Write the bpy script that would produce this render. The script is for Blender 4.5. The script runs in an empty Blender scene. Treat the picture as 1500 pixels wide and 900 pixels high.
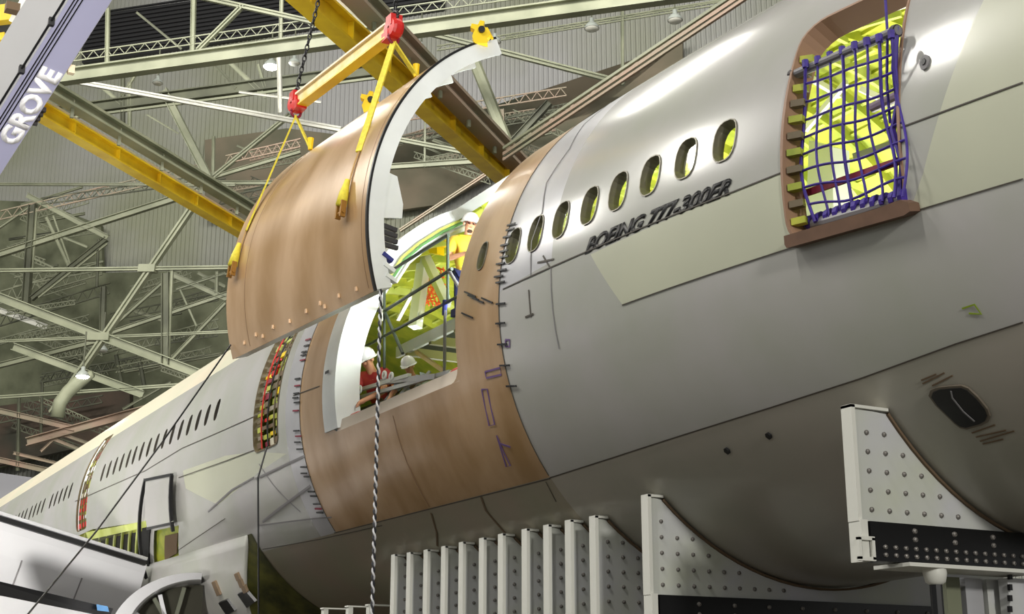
import bpy, bmesh, math, random
from mathutils import Vector, Matrix
from mathutils.geometry import delaunay_2d_cdt
random.seed(7)
R = math.radians
S = bpy.context.scene
COL = S.collection
CAMZ = 1.6
# ------------------------------------------------------------------ camera
FPX, PITCH, YAW = 2060.25, R(15.6412), R(29.3863)
cam = bpy.data.cameras.new('camera'); cam.sensor_width = 36; cam.lens = FPX / 1500 * 36
cam.clip_end = 400
co = bpy.data.objects.new('camera', cam); COL.objects.link(co)
co.location = (0, 0, CAMZ); co.rotation_euler = (R(90) + PITCH, 0, -YAW)
S.camera = co
# ------------------------------------------------------------------ world, exposure
W = bpy.data.worlds.new('world'); S.world = W; W.use_nodes = True
bg = W.node_tree.nodes['Background']; bg.inputs[0].default_value = (0.86, 0.87, 0.84, 1); bg.inputs[1].default_value = 0.30
S.view_settings.view_transform = 'Standard'; S.view_settings.look = 'None'
S.view_settings.gamma = 1; S.view_settings.use_curve_mapping = False
S.view_settings.exposure = 0.45

def area(name, loc, target, power, sx, sy, col=(1, 0.97, 0.9), spread=180):
    l = bpy.data.lights.new(name, 'AREA'); l.shape = 'RECTANGLE'; l.size = sx; l.size_y = sy; l.energy = power; l.color = col
    l.spread = R(spread)
    o = bpy.data.objects.new(name, l); COL.objects.link(o); o.location = loc
    o.rotation_euler = (Vector(target) - Vector(loc)).to_track_quat('-Z', 'Y').to_euler()
    return o
# hangar roof lamps above the aircraft and over the aisle in front of it
for i, y in enumerate((6, 18, 30, 42)):
    area('roof_lamp_row', (-9, y, 26), (9, y + 3, 6), 1900 if y < 20 else 2500, 0.6, 7)
    area('roof_lamp_row', (12, y, 27), (11, y + 2, 6), 700, .7, 7)
area('flood_lamp', (-14, -4, 9), (9, 16, 6), 250, 2.5, 2.5)
area('wall_fill', (22, 28, 36), (58, 58, 20), 5500, 10, 5)  # added fill lights, these three only brighten the back wall
area('wall_fill', (0, 40, 38), (34, 78, 18), 6500, 10, 5)
area('wall_fill', (-24, 50, 38), (8, 100, 16), 6000, 10, 5)
area('wing_fill', (-3, 12, 1.2), (2.5, 27, 4), 330, 1.2, 1.2, spread=50)  # added fill light to lighten the wing, no real fixture
area('roof_flood', (1, -30, 15), (8, 10, 3), 5500, 3, 3)
# added fill lights inside the cargo opening, brightening its arch and interior
area('opening_fill', (8.6, 14.7, 6.9), (8.6, 18.2, 8.2), 110, .4, .4, (.93, 1, .98))
area('opening_fill', (9.2, 14.6, 6.9), (13, 17.5, 7.2), 90, .5, .5, (1, 1, .9))
area('opening_fill', (8.2, 15.0, 4.7), (10.5, 18, 5.4), 14, .3, .3, (.95, 1, .98))
area('boom_fill', (-1, 1, .8), (-.5, 15, 9.5), 300, 1.5, 1.5, spread=60)  # added fill from near the ground, brightens the crane boom
# lamps in the cabin
for y in (7.6, 10.5, 13.4, 16, 20.3):
    area('cabin_lamp', (10.2, y, 5.3), (11.2, y, 9), 75 if y < 8 else 150, 0.5, 1.4, (1, 1, 0.9))

# ------------------------------------------------------------------ helpers
def camray(px, py):
    u = px - 750; v = 450 - py
    F = FPX * math.cos(PITCH) - v * math.sin(PITCH); Z = FPX * math.sin(PITCH) + v * math.cos(PITCH)
    return Vector((u * math.cos(YAW) + F * math.sin(YAW), -u * math.sin(YAW) + F * math.cos(YAW), Z))
EYE = Vector((0, 0, CAMZ))
def atY(px, py, Y): d = camray(px, py); return EYE + d * (Y / d.y)
def atX(px, py, X): d = camray(px, py); return EYE + d * (X / d.x)
def atZ(px, py, Z): d = camray(px, py); return EYE + d * ((Z - CAMZ) / d.z)
def atD(px, py, dep): return EYE + camray(px, py) * (dep / FPX)
N45 = Vector((math.sin(R(44.8)), math.cos(R(44.8)), 0)); E45 = Vector((-N45.y, N45.x, 0))
def atN(px, py, D): d = camray(px, py); return EYE + d * (D / d.dot(N45))

def tag(o, label=None, cat=None, group=None, kind=None):
    if label: o['label'] = label
    if cat: o['category'] = cat
    if group: o['group'] = group
    if kind: o['kind'] = kind
    return o
def empty(name, loc=(0, 0, 0), label=None, cat=None, group=None, rz=0):
    o = bpy.data.objects.new(name, None); COL.objects.link(o); o.location = loc; o.rotation_euler[2] = rz
    o.empty_display_size = 0.2
    return tag(o, label, cat, group)
def link(name, me, mat, parent=None, smooth=False):
    if mat is not None:
        for m in (mat if isinstance(mat, (list, tuple)) else [mat]): me.materials.append(m)
    o = bpy.data.objects.new(name, me); COL.objects.link(o)
    if parent is not None:
        o.parent = parent
        M = Matrix.Translation(parent.location) @ parent.rotation_euler.to_matrix().to_4x4()
        p = parent
        while p.parent: p = p.parent; M = (Matrix.Translation(p.location) @ p.rotation_euler.to_matrix().to_4x4()) @ M
        me.transform(M.inverted())
    if smooth:
        for p in me.polygons: p.use_smooth = True
    return o
class MB:
    """collects shapes in world coordinates, then becomes ONE mesh object"""
    def __init__(s): s.v = []; s.f = []; s.mi = []
    def add(s, vs, fs, mi=0):
        b = len(s.v); s.v += [tuple(v) for v in vs]; s.f += [tuple(i + b for i in f) for f in fs]; s.mi += [mi] * len(fs); return s
    def box(s, c, sx, sy, sz, M=None, mi=0, bev=0):
        c = Vector(c); vs = []
        for x in (-1, 1):
            for y in (-1, 1):
                for z in (-1, 1):
                    v = Vector((x * sx / 2, y * sy / 2, z * sz / 2)); vs.append(c + (M @ v if M else v))
        return s.add(vs, [(0, 1, 3, 2), (4, 6, 7, 5), (0, 4, 5, 1), (2, 3, 7, 6), (0, 2, 6, 4), (1, 5, 7, 3)], mi)
    def frame(s, a, b, up=Vector((0, 0, 1))):
        d = (Vector(b) - Vector(a)).normalized(); x = d.cross(up)
        if x.length < 1e-4: x = Vector((1, 0, 0))
        x.normalize(); return d, x, x.cross(d).normalized()
    def bar(s, a, b, w, h, up=Vector((0, 0, 1)), mi=0):
        a = Vector(a); b = Vector(b); d, x, y = s.frame(a, b, up); vs = []
        for p in (a, b):
            for i, j in ((-1, -1), (1, -1), (1, 1), (-1, 1)): vs.append(p + x * i * w / 2 + y * j * h / 2)
        return s.add(vs, [(0, 1, 2, 3), (7, 6, 5, 4), (0, 4, 5, 1), (1, 5, 6, 2), (2, 6, 7, 3), (3, 7, 4, 0)], mi)
    def ibeam(s, a, b, w, h, up=Vector((0, 0, 1)), t=0.18, mi=0):
        a = Vector(a); b = Vector(b); d, x, y = s.frame(a, b, up); k = t * min(w, h)
        for off, ww, hh in ((y * (h / 2 - k / 2), w, k), (-y * (h / 2 - k / 2), w, k), (Vector(), k, h - 2 * k)):
            s.bar(a + off, b + off, ww, hh, up, mi)
        return s
    def channel(s, a, b, w, gap, h, up=Vector((0, 0, 1)), mi=0):
        d, x, y = s.frame(a, b, up)
        for k in (-1, 1): s.bar(Vector(a) + y * k * gap / 2, Vector(b) + y * k * gap / 2, w, h, up, mi)
        s.bar(a, b, w * 0.25, gap, up, mi)
        return s
    def tube(s, pts, r, n=8, mi=0, cap=True):
        pts = [Vector(p) for p in pts]; rr = r if isinstance(r, (list, tuple)) else [r] * len(pts); vs = []; fs = []
        up = None
        for i, p in enumerate(pts):
            d = (pts[min(i + 1, len(pts) - 1)] - pts[max(i - 1, 0)]).normalized()
            if up is None: up = Vector((0, 0, 1)) if abs(d.z) < 0.9 else Vector((1, 0, 0))
            x = d.cross(up).normalized(); y = x.cross(d).normalized(); up = y
            for k in range(n):
                a = 2 * math.pi * k / n; vs.append(p + (x * math.cos(a) + y * math.sin(a)) * rr[i])
        for i in range(len(pts) - 1):
            for k in range(n): fs.append((i * n + k, i * n + (k + 1) % n, (i + 1) * n + (k + 1) % n, (i + 1) * n + k))
        if cap: fs.append(tuple(range(n))[::-1]); fs.append(tuple((len(pts) - 1) * n + k for k in range(n)))
        return s.add(vs, fs, mi)
    def lathe(s, base, prof, n=20, axis=Vector((0, 0, 1)), mi=0):
        base = Vector(base); axis = axis.normalized(); x = axis.orthogonal().normalized(); y = axis.cross(x); vs = []; fs = []
        for r, h in prof:
            for k in range(n):
                a = 2 * math.pi * k / n; vs.append(base + axis * h + (x * math.cos(a) + y * math.sin(a)) * r)
        for i in range(len(prof) - 1):
            for k in range(n): fs.append((i * n + k, i * n + (k + 1) % n, (i + 1) * n + (k + 1) % n, (i + 1) * n + k))
        return s.add(vs, fs, mi)
    def prism(s, poly, d, mi=0):
        n = len(poly); d = Vector(d); vs = [Vector(p) for p in poly] + [Vector(p) + d for p in poly]
        return s.add(vs, [tuple(range(n)), tuple(range(2 * n - 1, n - 1, -1))] + [(i, n + i, n + (i + 1) % n, (i + 1) % n) for i in range(n)], mi)
    def build(s, name, mat, parent=None, smooth=False, fix=True):
        me = bpy.data.meshes.new(name); me.from_pydata(s.v, [], s.f)
        for p, m in zip(me.polygons, s.mi): p.material_index = m
        if fix:
            bm = bmesh.new(); bm.from_mesh(me); bmesh.ops.recalc_face_normals(bm, faces=bm.faces); bm.to_mesh(me); bm.free()
        me.update()
        return link(name, me, mat, parent, smooth)

# ------------------------------------------------------------------ materials
MATS = {}
def lin(c): return tuple(((x / 255) / 12.92 if x / 255 <= 0.04045 else ((x / 255 + 0.055) / 1.055) ** 2.4) for x in c)
def mat(name, rgb, rough=0.5, metal=0.0, var=0.0, scale=3.0, rgb2=None, coat=0.0, emit=0.0, bump=0.0, detail=4, stretch=None):
    if name in MATS: return MATS[name]
    m = bpy.data.materials.new(name); m.use_nodes = True; nt = m.node_tree; b = nt.nodes['Principled BSDF']
    c = lin(rgb); b.inputs['Base Color'].default_value = (*c, 1); b.inputs['Roughness'].default_value = rough
    b.inputs['Metallic'].default_value = metal; b.inputs['Coat Weight'].default_value = coat; b.inputs['Coat Roughness'].default_value = 0.15
    if emit: b.inputs['Emission Color'].default_value = (*c, 1); b.inputs['Emission Strength'].default_value = emit
    if var or rgb2:
        tc = nt.nodes.new('ShaderNodeTexCoord'); nz = nt.nodes.new('ShaderNodeTexNoise'); nz.inputs['Scale'].default_value = scale; nz.inputs['Detail'].default_value = detail
        src = tc.outputs['Object']
        if stretch:
            mp = nt.nodes.new('ShaderNodeMapping'); mp.inputs['Scale'].default_value = stretch; nt.links.new(src, mp.inputs[0]); src = mp.outputs[0]
        nt.links.new(src, nz.inputs['Vector'])
        rp = nt.nodes.new('ShaderNodeValToRGB'); rp.color_ramp.elements[0].position = 0.35; rp.color_ramp.elements[1].position = 0.65
        c2 = lin(rgb2) if rgb2 else tuple(x * (1 - var) for x in c)
        rp.color_ramp.elements[0].color = (*c2, 1); rp.color_ramp.elements[1].color = (*c, 1)
        nt.links.new(nz.outputs[0], rp.inputs[0]); nt.links.new(rp.outputs[0], b.inputs['Base Color'])
        if bump:
            bp = nt.nodes.new('ShaderNodeBump'); bp.inputs['Strength'].default_value = bump; bp.inputs['Distance'].default_value = 0.02
            nt.links.new(nz.outputs[0], bp.inputs['Height']); nt.links.new(bp.outputs[0], b.inputs['Normal'])
    MATS[name] = m; return m
paint = mat('grey_primer_paint', (178, 176, 174), 0.24, 0, rgb2=(168, 170, 160), scale=0.8, coat=0.3)
silver = mat('bare_aluminium', (186, 186, 190), 0.3, 0.25, var=0.12, scale=1.6, coat=0.2)
cream = mat('cream_primer', (192, 194, 172), 0.35, 0, rgb2=(184, 186, 166), scale=0.7, coat=0.25)
crownm = mat('pale_crown_primer', (212, 202, 180), 0.4, 0, rgb2=(200, 198, 176), scale=0.5, coat=0.1)
olive = mat('olive_belly_tone', (140, 136, 116), 0.36, 0, rgb2=(150, 136, 120), scale=0.9, coat=0.3)  # darker olive tone, mainly on the belly below the tan section
belly_shade = mat('shaded_belly_paint', (166, 160, 150), 0.36, 0, rgb2=(156, 154, 142), scale=0.8, coat=0.3)  # same grey paint toned darker, belly shade put into the colour
brown = mat('tan_skin_coating', (186, 154, 118), 0.3, 0.1, rgb2=(156, 122, 78), scale=1.6, coat=0.25, stretch=(1, 1, 0.35), detail=9)
primer = mat('yellow_green_primer', (178, 180, 62), 0.45, 0, rgb2=(136, 150, 50), scale=3)
primer2 = mat('pale_green_primer', (196, 205, 120), 0.4, 0, rgb2=(170, 180, 70), scale=2)
white = mat('white_enamel', (222, 226, 226), 0.35, 0, var=0.1, scale=2)
black = mat('black_rubber', (18, 18, 20), 0.4)
darkgl = mat('dark_window_blank', (8, 8, 10), 0.3)
seamm = mat('dark_seam_sealant', (70, 64, 56), 0.6)
steelG = mat('grey_green_steel', (140, 143, 120), 0.5, 0, rgb2=(116, 120, 98), scale=0.6)
steelP = mat('pinkish_red_oxide_steel', (158, 134, 116), 0.5, 0, rgb2=(134, 134, 112), scale=0.4)
steelD = mat('dark_olive_steel', (92, 95, 76), 0.6, 0, rgb2=(66, 68, 54), scale=0.6)
steelW = mat('white_painted_steel', (214, 214, 204), 0.35, 0, var=0.1, scale=1)
yellow = mat('crane_yellow_paint', (236, 204, 40), 0.4, 0, rgb2=(214, 176, 28), scale=1.2)
yel2 = mat('bright_yellow_paint', (242, 206, 22), 0.4)
sling = mat('yellow_webbing', (222, 206, 60), 0.7, 0, var=0.2, scale=20)
beamw = mat('tan_timber_beam', (222, 190, 104), 0.5, 0, rgb2=(230, 208, 160), scale=4)
redm = mat('red_paint', (206, 30, 26), 0.4, 0, var=0.2, scale=8)
dred = mat('dark_red_webbing', (124, 20, 48), 0.6)
purple = mat('purple_webbing', (62, 38, 150), 0.6, 0, var=0.3, scale=14)
blue = mat('dark_blue_padding', (38, 44, 120), 0.6)
railm = mat('dark_green_rail_paint', (60, 70, 62), 0.45)
greyrail = mat('grey_rail_paint', (120, 118, 122), 0.4)
sadw = mat('pale_grey_saddle_web', (196, 196, 204), 0.5, 0, rgb2=(190, 194, 176), scale=0.8)
sadf = mat('white_saddle_flange', (214, 214, 206), 0.45)
padm = mat('brown_felt_pad', (104, 86, 66), 0.9)
boomA = mat('light_grey_boom_paint', (178, 178, 180), 0.4, 0, var=0.05, scale=1)
boomB = mat('lilac_grey_boom_paint', (158, 158, 186), 0.4, 0, var=0.06, scale=1)
letw = mat('white_lettering', (236, 236, 240), 0.5)
letb = mat('black_lettering', (20, 20, 22), 0.45)
woodb = mat('brown_sill_beam', (112, 84, 66), 0.6, 0, var=0.2, scale=6)
glassy = bpy.data.materials.new('window_glass'); glassy.use_nodes = True
nt = glassy.node_tree; nt.nodes.remove(nt.nodes['Principled BSDF']); o_ = nt.nodes['Material Output']
mx = nt.nodes.new('ShaderNodeMixShader'); tr = nt.nodes.new('ShaderNodeBsdfTransparent'); gl = nt.nodes.new('ShaderNodeBsdfGlossy'); fr = nt.nodes.new('ShaderNodeFresnel')
gl.inputs['Roughness'].default_value = 0.03; nt.nodes.remove(fr)
lw_ = nt.nodes.new('ShaderNodeLayerWeight'); pw_ = nt.nodes.new('ShaderNodeMath'); pw_.operation = 'POWER'; pw_.inputs[1].default_value = 4.0
nt.links.new(lw_.outputs['Facing'], pw_.inputs[0]); nt.links.new(pw_.outputs[0], mx.inputs[0]); nt.links.new(tr.outputs[0], mx.inputs[1]); nt.links.new(gl.outputs[0], mx.inputs[2]); nt.links.new(mx.outputs[0], o_.inputs[0])

# ------------------------------------------------------------------ hangar shell
wallm = mat('corrugated_wall_paint', (160, 160, 160), 0.5, 0, rgb2=(140, 143, 122), scale=0.10)
def corrugated(name, D, e0, e1, z0, z1, pitch, dep, m):
    mb = MB(); n = int((e1 - e0) / pitch); vs = []; fs = []
    for i in range(n):
        e = e0 + i * pitch
        for de, dd in ((0, 0), (0.5 * pitch, 0), (0.62 * pitch, dep), (0.88 * pitch, dep)):
            p = N45 * (D - dd) + E45 * (e + de); vs += [(p.x, p.y, z0), (p.x, p.y, z1)]
    for i in range(len(vs) // 2 - 1): fs.append((2 * i, 2 * i + 2, 2 * i + 3, 2 * i + 1))
    mb.add(vs, fs); o = mb.build(name, m, fix=False); tag(o, kind='structure'); return o
WD = 76
def en(px, py, D): p = atN(px, py, D); return p.dot(E45), p.z
corrugated('wall_back', WD, -70, 75, 0, 52, 0.30, 0.07, wallm)
fl = MB().box((10, 40, -0.05), 170, 170, 0.1).build('floor', mat('olive_concrete_floor', (74, 70, 56), 0.6, 0, rgb2=(62, 56, 48), scale=0.3)); tag(fl, kind='structure')
ceilm = mat('dark_roof_deck', (120, 120, 110), 0.7)
cl = MB().box((10, 40, 52.2), 170, 170, 0.3).build('ceiling', ceilm); tag(cl, kind='structure')
# dark louvre band and its edges, daylight windows low in the wall
def wallquad(name, pts, D, th, m, kind='structure'):
    o = MB().prism([atN(x, y, D) for x, y in pts], N45 * th).build(name, m); tag(o, kind=kind); return o
louv = MB()
louv.prism([atN(x, y, WD - .5) for x, y in ((120, 92), (120, 24), (650, -52), (650, 12))], N45 * .3)
for k in range(12):
    y0 = 88 - k * 6.0
    louv.bar(atN(122, y0, WD - .6), atN(648, y0 - 78, WD - .6), .16, .09)
tag(louv.build('trim_1', mat('black_louvres', (44, 44, 46), 0.5)), kind='structure')
wallquad('window_1', ((-4, 540), (-4, 573), (29, 576), (31, 537)), WD - .5, .1, mat('daylit_window', (176, 214, 220), 0.3, emit=1.3))
wallquad('window_2', ((137, 576), (135, 598), (152, 600), (174, 588), (170, 577)), WD - .5, .1, mat('bright_window', (220, 236, 240), 0.3, emit=3.0))
wallquad('trim_2', ((32, 534), (31, 577), (78, 574), (77, 548)), WD - .4, .2, mat('dark_opening', (42, 42, 46), 0.6))
wallquad('trim_3', ((-20, 690), (-20, 760), (60, 745), (60, 702)), 60, .4, mat('grey_partition', (150, 150, 156), 0.6))
wallquad('trim_4', ((-40, 600), (-40, 690), (190, 640), (190, 570)), 70, .4, mat('brown_gallery_panel', (84, 66, 54), 0.8, 0, rgb2=(50, 50, 40), scale=.3))
# dark olive deeper bay to the left and behind the lifted panel
wallquad('wall_left_bay', ((-60, 292), (-60, 700), (340, 600), (340, 395), (150, 400), (148, 330), (60, 296)), 75, .3, mat('olive_bay_wall', (118, 122, 98), 0.8, 0, rgb2=(78, 82, 62), scale=.5, detail=8))
wallquad('wall_middle_bay', ((300, 205), (300, 320), (430, 330), (640, 300), (820, 205), (1000, 60), (1000, 130), (760, 160), (560, 205), (420, 188)), 75, .3, mat('olive_pink_bay_wall', (122, 112, 94), 0.8, 0, rgb2=(84, 88, 70), scale=.25, detail=8))

# ------------------------------------------------------------------ roof steel: trusses in planes parallel to the wall
def pw(D, px): return px * D / N45.dot(Vector((math.sin(YAW), math.cos(YAW), 0))) / FPX
def member(truss, name, x1, y1, x2, y2, wpx, D, m, kind='I', D2=None):
    a = atN(x1, y1, D); b = atN(x2, y2, D2 or D); w = pw(D, wpx); mb = MB(); e = b - a
    if x1 < 0 or y1 < 0 or (x1 < 130 and y1 < 170 and name in ('chord', 'flange', 'tie')): a = a - e * .35
    if x2 > 1500 or y2 < 0: b = b + e * .35
    if kind == 'I': mb.ibeam(a, b, w * 0.7, w, t=.16)
    elif kind == 'C': mb.channel(a, b, w * .8, w * .62, w * .32)
    elif kind == 'T': mb.tube([a, b], w / 2, 8)
    else: mb.bar(a, b, w, w)
    return mb.build(name, m, truss)
def lattice(truss, x1, y1, x2, y2, hpx, D, n, m, w=2.0):
    """light lattice girder between two pixel ends, hpx tall"""
    mb = MB(); a = atN(x1, y1, D); b = atN(x2, y2, D); h = pw(D, hpx); wd = pw(D, w); up = Vector((0, 0, h))
    mb.bar(a, b, wd, wd); mb.bar(a + up, b + up, wd, wd)
    for i in range(n):
        p = a.lerp(b, i / n); q = a.lerp(b, (i + .5) / n); r = a.lerp(b, (i + 1) / n)
        mb.bar(p, q + up, wd * .6, wd * .6); mb.bar(q + up, r, wd * .6, wd * .6)
    return mb.build('lattice_girder', m, truss)
def truss(label, D, items, group=None):
    x, y = items[0][1], items[0][2]
    p = atN(x, y, D); t = empty('roof_truss', (p.x, p.y, p.z), label, 'roof truss')
    for it in items:
        nm, x1, y1, x2, y2, w = it[:6]; m = it[6] if len(it) > 6 else steelG; k = it[7] if len(it) > 7 else 'I'; D2 = it[8] if len(it) > 8 else None
        if nm == 'lat': lattice(t, x1, y1, x2, y2, w, D, it[8] if len(it) > 8 else 12, m)
        else: member(t, nm, x1, y1, x2, y2, w, D, m, k, D2)
    return t
truss('big grey-green roof truss with deep chord running along the top left behind the chains', 50, [
    ('chord', 70, 116, 1010, -12, 26), ('lat', 90, 92, 1000, -36, 15, steelG, 'I', 44),
    ('post', 158, 12, 157, 92, 7), ('post', 284, -10, 282, 78, 8), ('post', 413, -10, 411, 60, 6), ('post', 540, -30, 540, 44, 8),
    ('brace', 356, 8, 290, 74, 9, steelG, 'C'), ('brace', 200, 18, 266, 72, 4, steelD), ('brace', 295, -4, 520, 46, 9, steelG, 'C'), ('brace', 470, -20, 545, 50, 9, steelP)])
truss('second roof truss with bright lower flange and slanting braces, behind the top left chord', 58, [
    ('chord', 120, 160, 560, 102, 20, steelD), ('flange', 110, 172, 570, 112, 4, steelG, 'B'),
    ('brace', 240, 132, 306, 262, 13, steelG), ('brace', 335, 90, 390, 142, 7), ('brace', 312, 92, 346, 130, 6, steelD, 'C'), ('post', 180, 112, 180, 190, 7, steelD),
    ('post', 190, 120, 190, 200, 6), ('brace', 202, 104, 176, 146, 5), ('brace', 150, 128, 178, 152, 6), ('brace', 378, 94, 388, 128, 5), ('brace', 215, 168, 262, 196, 3)])
truss('pale diagonal tie beam crossing under the top left truss to the red hook', 54, [
    ('tie', 80, 114, 500, 190, 9, steelW, 'C'), ('post', 408, 60, 411, 165, 7, steelW), ('tie', 350, 135, 470, 150, 4, steelW)])
truss('truss with steep grey strut behind the top edge of the lifted panel', 54, [
    ('tie', 610, 44, 915, 122, 9, steelG, 'C'), ('strut', 690, 78, 748, 222, 19, steelG, 'T'), ('chord', 548, 246, 700, 236, 9), ('tie', 560, 200, 705, 228, 8, steelG, 'C'),
    ('brace', 586, 338, 742, 236, 6, steelP, 'C'), ('post', 623, 150, 622, 246, 3), ('post', 642, 100, 640, 160, 5), ('post', 735, 160, 735, 225, 8, steelP), ('brace', 745, 215, 805, 150, 11, steelD)])
truss('lattice truss with thin top rail hung with lamps at the upper middle', 66, [
    ('lat', 640, 74, 1085, 2, 8, steelG, 'I', 26), ('post', 912, 4, 912, 114, 5), ('tie', 740, 55, 1080, -2, 3), ('lat', 560, 182, 830, 140, 14, steelP, 'I', 16), ('lat', 580, 212, 820, 170, 12, steelD, 'I', 14)])
# tubes running close behind the crown of the fuselage
t = empty('crown_walkway', atD(745, 222, 40), 'bundle of pinkish steel rails running just behind the fuselage crown', 'walkway')
for k, (dy, w, m) in enumerate(((0, 5, steelP), (8, 4, steelP), (-9, 4, steelG), (3, 3, steelD))):
    MB().bar(atD(738, 226 + dy, 42), atD(738, 226 + dy, 42) + (atD(1110, -22 + dy, 32) - atD(738, 226 + dy, 42)) * 1.5, w / 55, w / 50).build('rail', m, t)
for k in range(12):
    f_ = k / 12; a = atD(738 + 372 * f_, 234 - 248 * f_, 42 - 10 * f_); b = atD(748 + 372 * f_, 212 - 248 * f_, 42 - 10 * f_)
    MB().bar(a, b, .07, .07).build('rail_post', steelP, t)
truss('left bay truss with crossing double braces meeting at a gusset plate', 56, [
    ('tie', -10, 270, 345, 271, 5, steelG, 'C'), ('tie', -10, 397, 345, 392, 7, steelG, 'C'), ('tie', -10, 501, 345, 486, 5, steelG, 'C'), ('tie', -10, 583, 270, 564, 6, steelG, 'C'),
    ('double_brace', 290, 292, 76, 606, 11, steelG, 'C'), ('chord', -10, 432, 300, 551, 15, steelG), ('chord', 20, 508, 210, 578, 13, steelG),
    ('gusset', 205, 394, 229, 394, 13, steelG, 'B'), ('gusset', 128, 494, 162, 494, 13, steelG, 'B'), ('post', 252, 395, 246, 530, 5, steelG), ('post', 243, 400, 243, 535, 13, steelD)])
truss('left bay cross beams sloping up to the right under the lower yellow girder', 62, [
    ('chord', -10, 376, 290, 280, 11, steelG), ('lat', 0, 322, 300, 252, 16, steelP, 'I', 16), ('lat', 60, 300, 330, 262, 12, steelD, 'I', 14),
    ('column', 48, 300, 38, 445, 13, steelD), ('post', 54, 305, 47, 400, 4), ('brace', 156, 350, 46, 438, 9, steelD), ('brace', 157, 357, 56, 436, 4, steelG), ('brace', 40, 286, 158, 348, 9, steelG), ('brace', 45, 302, -10, 340, 5),
    ('brace', 68, 318, 102, 392, 5), ('brace', 78, 316, 104, 390, 3), ('post', 144, 350, 142, 420, 4, steelD), ('column', 152, 420, 150, 490, 9, steelD), ('brace', 150, 492, 340, 428, 7, steelG), ('brace', -10, 538, 140, 500, 9, steelG),
    ('brace', 245, 408, 150, 492, 6, steelG), ('brace', 252, 402, 332, 438, 8, steelG), ('brace', 330, 444, 248, 530, 6, steelG), ('brace', 262, 420, 288, 478, 3), ('brace', 258, 424, 330, 400, 4), ('brace', 296, 408, 340, 400, 3), ('post', 318, 398, 317, 430, 5), ('brace', 48, 378, 78, 392, 3), ('brace', 86, 345, 128, 362, 4)])
truss('dense far lattice girders low in the left bay', 69, [
    ('lat', -10, 448, 150, 402, 22, steelG, 'I', 9), ('lat', 0, 478, 160, 430, 18, steelD, 'I', 10), ('lat', 20, 420, 150, 396, 16, steelG, 'I', 9), ('lat', 170, 520, 320, 480, 14, steelG, 'I', 12),
    ('lat', 0, 505, 130, 470, 10, steelG, 'I', 10), ('lat', 60, 560, 240, 530, 14, steelD, 'I', 14), ('brace', 0, 455, 70, 480, 9, steelW), ('brace', 180, 450, 240, 470, 5),
    ('lat', 160, 470, 320, 440, 12, steelD, 'I', 12), ('lat', 170, 546, 300, 520, 10, steelG, 'I', 10), ('brace', 180, 600, 250, 560, 4, steelG), ('lat', 0, 620, 150, 590, 12, steelD, 'I', 10),
    ('chord', 170, 520, 178, 560, 6, steelD), ('chord', 205, 530, 212, 570, 6, steelD), ('brace', 290, 400, 330, 420, 5)])
truss('brownish gallery beams at the lower left edge above the fuselage', 60, [
    ('chord', 40, 648, 320, 572, 14, steelP), ('chord', -10, 600, 110, 628, 9, steelP), ('chord', -10, 672, 90, 694, 9, steelP), ('brace', 70, 640, 115, 658, 5, steelP), ('brace', 90, 636, 130, 650, 5, steelP),
    ('post', 28, 580, 26, 690, 5, steelD), ('post', 62, 560, 60, 640, 4, steelD), ('chord', 20, 664, 130, 690, 5, steelP), ('brace', 78, 645, 60, 662, 4, steelP)])
truss('pair of steel braces rising from the lower yellow girder to the red hook', 60, [
    ('brace', 310, 262, 425, 168, 8, steelG, 'C'), ('brace', 305, 262, 440, 222, 7), ('brace', 312, 268, 420, 268, 7, steelG), ('post', 313, 200, 312, 262, 5), ('brace', 290, 255, 360, 300, 10, steelG), ('lat', 330, 240, 440, 215, 14, steelP, 'I', 8), ('lat', 320, 300, 440, 276, 12, steelD, 'I', 8)])
rb = random.Random(11)
def bay(label, D, boxes, n, seedm):
    t = None
    for (x0, y0, x1, y1) in boxes:
        for k in range(n):
            xa = rb.uniform(x0, x0 + (x1 - x0) * .5); ya = rb.uniform(y0, y1); L = rb.uniform(.4, .8) * (x1 - x0); sl = rb.choice([-.22, -.15, -.3, .35, .45, -.18])
            if t is None: p = atN(xa, ya, D); t = empty('bay_framing', p, label, 'steel framing')
            xb = min(x1, xa + L); yb = ya + sl * (xb - xa)
            if k % 3 == 2: member(t, 'brace', xa, ya, xb, yb, rb.uniform(3, 6), D + rb.uniform(-2, 2), rb.choice(seedm), 'C')
            else: lattice(t, xa, ya, xb, yb, rb.uniform(7, 13), D + rb.uniform(-2, 2), int((xb - xa) / 9) + 3, rb.choice(seedm), 1.6)
    return t
bay('tangle of lattice joists filling the dark bay at far left', 69, [(-5, 400, 150, 520), (0, 300, 140, 400), (150, 420, 330, 560), (0, 500, 200, 640)], 9, [steelG, steelD, steelG])
bay('reddish lattice joists in the bay behind the top of the lifted panel', 70, [(320, 205, 440, 320), (560, 200, 720, 245), (700, 150, 850, 210)], 9, [steelP, steelD, steelG])
# curved duct low left
t = MB(); t.tube([atN(x, y, 54) for x, y in ((136, 548), (120, 556), (100, 574), (88, 590), (84, 612))], [.16, .3, .3, .3, .3], 12)
tag(t.build('air_duct', steelG, smooth=True), 'curved pale air duct bending down in the lower left bay', 'duct')

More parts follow.
